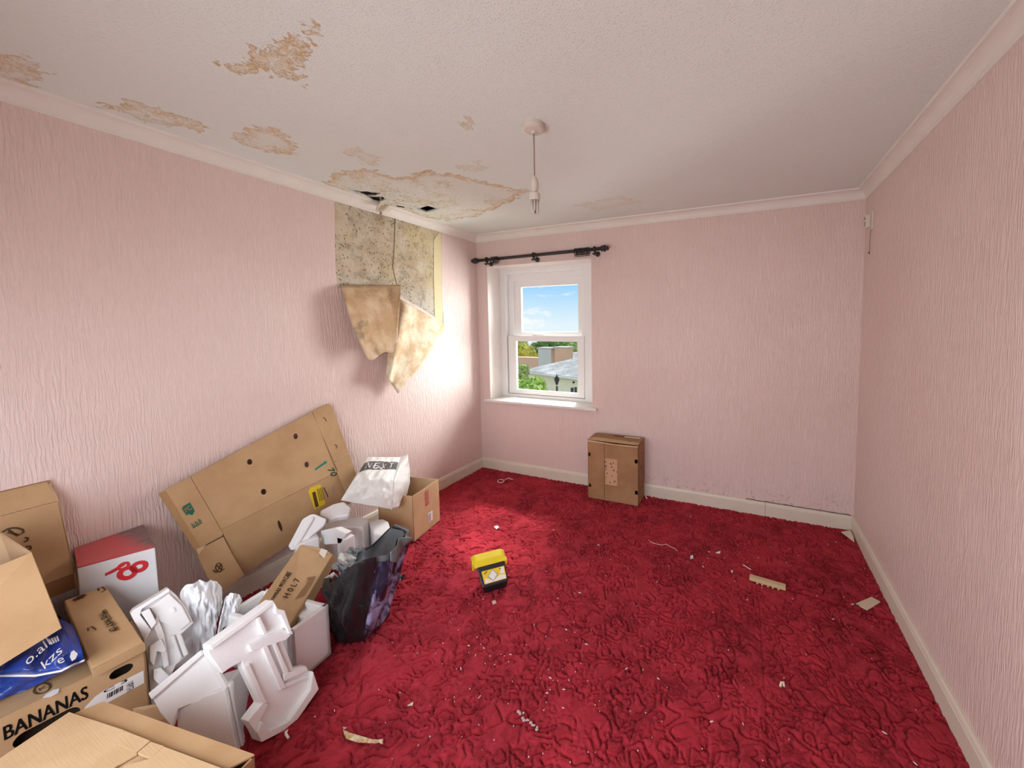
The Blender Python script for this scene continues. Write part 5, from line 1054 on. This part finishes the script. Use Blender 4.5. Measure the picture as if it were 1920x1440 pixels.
def offcut():
    a, c = at(1405, 1090, z=0), at(1473, 1110, z=0); d = c-a; s = unit(np.cross(V(0, 0, 1), d))
    t = thing('timber_offcut', 'short pale timber batten lying on the carpet near the right wall', 'wood', (a+c)/2); m = Mat('pale_pine', (.62, .46, .26), .65, .3); w = m.noise(1, m.map(m.coord(), (5, 60, 60), rot=(0, 0, math.atan2(d[1], d[0])*-1)), 3); m.set('Base Color', m.mix(w, (.68, .52, .31), (.52, .36, .19)))
    b = MB(); b.box(a+V(0, 0, .006), d, s*.032, V(0, 0, .020)); b.build('batten', m.m, t, bevel=.0015)
    for k in (.2, .34, .5, .63, .78):
        b = MB(); b.box(a+d*k-s*.004, unit(d)*.010, s*.034, V(0, 0, .007)); b.build('splinter', m.m, t)
offcut()
def flatcard(name, label, cat, quad, mat, h=.0025, lift=0):
    b = MB(); b.prism([at(*q, z=lift) for q in quad], V(0, 0, h)); return tag(b.build(name, mat), label, cat)
M_PAPER = plain('cream_card', (.68, .55, .40), .8, .2)
flatcard('card_piece', 'square cream card lying on the carpet beside the right skirting', 'card', ((1604, 1133), (1634, 1120), (1651, 1129.5), (1626, 1145)), M_PAPER, .004)
b = MB(); b.tube([at(1600, 1129, z=.003), at(1606, 1134, z=.003), at(1611, 1136, z=.003)], .003, 5); tag(b.build('thread_end', M_INKB), 'short dark thread touching the cream card', 'thread')
b = MB(); q = [at(1577, 998, z=.002), at(1594, 995, z=.018), at(1600, 1005, z=.014), at(1602, 1017, z=.002), at(1590, 1008, z=.004)]; b.prism(q, V(0, 0, .003)); tag(b.build('wallpaper_scrap', plain('pale_scrap', (.72, .60, .46), .8)), 'torn pale paper scrap in the back right floor corner', 'paper')
b = MB(); pt = [((643, 1368), (648, 1385)), ((656, 1374), (658, 1388)), ((670, 1378), (670, 1392)), ((684, 1382), (687, 1393)), ((697, 1386), (704, 1394)), ((708, 1387), (710, 1392)), ((718, 1385), (718, 1396))]
def strip(u, v):
    i = min(int(u*6), 5); s = u*6-i; q = (np.array(pt[i][0], float)*(1-v)+np.array(pt[i][1])*v)*(1-s)+(np.array(pt[i+1][0], float)*(1-v)+np.array(pt[i+1][1])*v)*s
    return at(q[0], q[1], z=.006+.006*math.sin(u*22)*math.sin(v*2+.5)+.004*math.sin(v*3))
b.grid(strip, 30, 8); m = Mat('torn_tan_paper', (.7, .5, .3), .8, .2); m.set('Base Color', m.mix(m.sstep(m.noise(1, m.map(m.coord(), (60, 14, 14)), 3), .4, .6), (.80, .68, .48), (.58, .38, .18)))
tag(b.build('torn_paper_strip', m.m, solid=.001, smooth=True), 'twisted tan strip of torn paper on the carpet at the front', 'paper')
M_THREAD = plain('pale_thread', (.74, .50, .46), .7)
b = MB(); b.tube([at(*q, z=.003) for q in ((1218, 1015), (1224, 1018), (1232, 1020), (1242, 1022), (1249, 1020), (1257, 1025), (1266, 1029), (1270, 1033))], .0018, 5); tag(b.build('long_thread', M_THREAD), 'long pale wavy thread on the carpet right of the sharps bin', 'thread')
b = MB(); b.tube([at(*q, z=.003) for q in ((1393, 1059), (1400, 1063), (1408, 1068)) ], .0022, 5); tag(b.build('white_straw', M_LABEL), 'short white straw just behind the timber batten', 'thread')
b = MB(); ring = [at(939+6*math.cos(a), 902+3*math.sin(a), z=.004) for a in [k*.6 for k in range(11)]]; b.tube(ring+[at(946, 900, z=.004), at(953, 896.5, z=.004), at(961, 899, z=.004)], .004, 6); tag(b.build('plastic_hook', plain('pink_white_plastic', (.70, .48, .44), .5)), 'small pale plastic hook on the carpet in the far left corner', 'hook')
flatcard('paper_slip', 'thin white slip lying at the right foot of the standing fruit carton', 'paper', ((1208, 929), (1210, 928), (1214.5, 935), (1212, 935.5)), M_LABEL, .002)
flatcard('white_chip', 'white chip on the lit carpet behind the sharps bin', 'chip', ((926, 988), (932, 986), (936, 989), (931, 993)), M_LABEL, .004)
flatcard('pink_chip', 'small pinkish square chip in the shadow of the sharps bin', 'chip', ((922, 1128), (929, 1126), (931, 1131), (924, 1134)), plain('pinkish_chip', (.72, .45, .38), .8), .003)
flatcard('plaster_chip', 'white plaster chip on the carpet left of the batten, nearest the thread', 'chip', ((1294, 1044), (1299, 1042), (1300, 1047), (1295, 1049)), M_LABEL, .006)
flatcard('plaster_sliver', 'wedge of white plaster behind the round chip towards the window wall', 'chip', ((1342, 1037), (1351, 1034), (1350, 1038)), M_LABEL, .005)
flatcard('round_chip', 'small round white crumb in front of the plaster wedge', 'chip', ((1371, 1071), (1374, 1070), (1374, 1073), (1371, 1074)), M_LABEL, .005)
b = MB(); b.tube([at(534, 1374, z=.004), at(538, 1370, z=.006), at(536, 1376, z=.005), at(541, 1384, z=.004)], .004, 6); tag(b.build('foam_shaving', M_EPS), 'curled white shaving on the carpet before the moulded foam feet', 'shaving')
flatcard('cream_flake', 'tan triangular flake on the carpet behind the torn paper strip', 'flake', ((764, 1324), (775, 1317), (774, 1323)), M_PAPER, .004)
b = MB(); b.tube([at(1463, 1287, z=.004), at(1465, 1280, z=.009), at(1469, 1279, z=.009), at(1470, 1287, z=.004)], .005, 6); tag(b.build('crumpled_scrap', plain('cream_scrap', (.78, .66, .48), .8)), 'tiny crumpled cream scrap on the carpet, lower right', 'scrap')
b = MB()
for k in range(14):
    c = at(972+34*(k/13)+random.uniform(-3, 3), 1334+32*(k/13)+random.uniform(-5, 5), z=0); b.lathe([(.001, 0), (.004+.003*random.random(), .002), (.001, .004)], c, n=5)
tag(b.build('dust_smear', plain('grey_dust', (.50, .40, .40), .9)), 'greyish smear of dust and crumbs on the carpet, lower middle', 'dust'); bpy.data.objects['dust_smear']['kind'] = 'stuff'
def specks():
    b = MB(); rd = random.Random(5)
    for k in range(260):
        x, y = rd.uniform(-1.7, .7), rd.uniform(.7, 2.9)
        if rd.random() < .35: x, y = rd.gauss(-.9, .3), rd.gauss(1.2, .25)
        if x < -1.55 or x > .70: continue
        s = rd.uniform(.0009, .0026); a = rd.uniform(0, 3.1); l = s*(1+2.5*(rd.random() < .25)); ex = V(math.cos(a), math.sin(a), 0)*l; ey = V(-math.sin(a), math.cos(a), 0)*s; o = V(x, y, -.001)
        b.prism([o-ex, o-ey, o+ex, o+ey], V(0, 0, .003))
    o = tag(b.build('crumbs', plain('white_crumbs', (.78, .66, .62), .8)), 'scattered tiny white crumbs and fluff over the red carpet', 'crumbs'); o['kind'] = 'stuff'
specks()
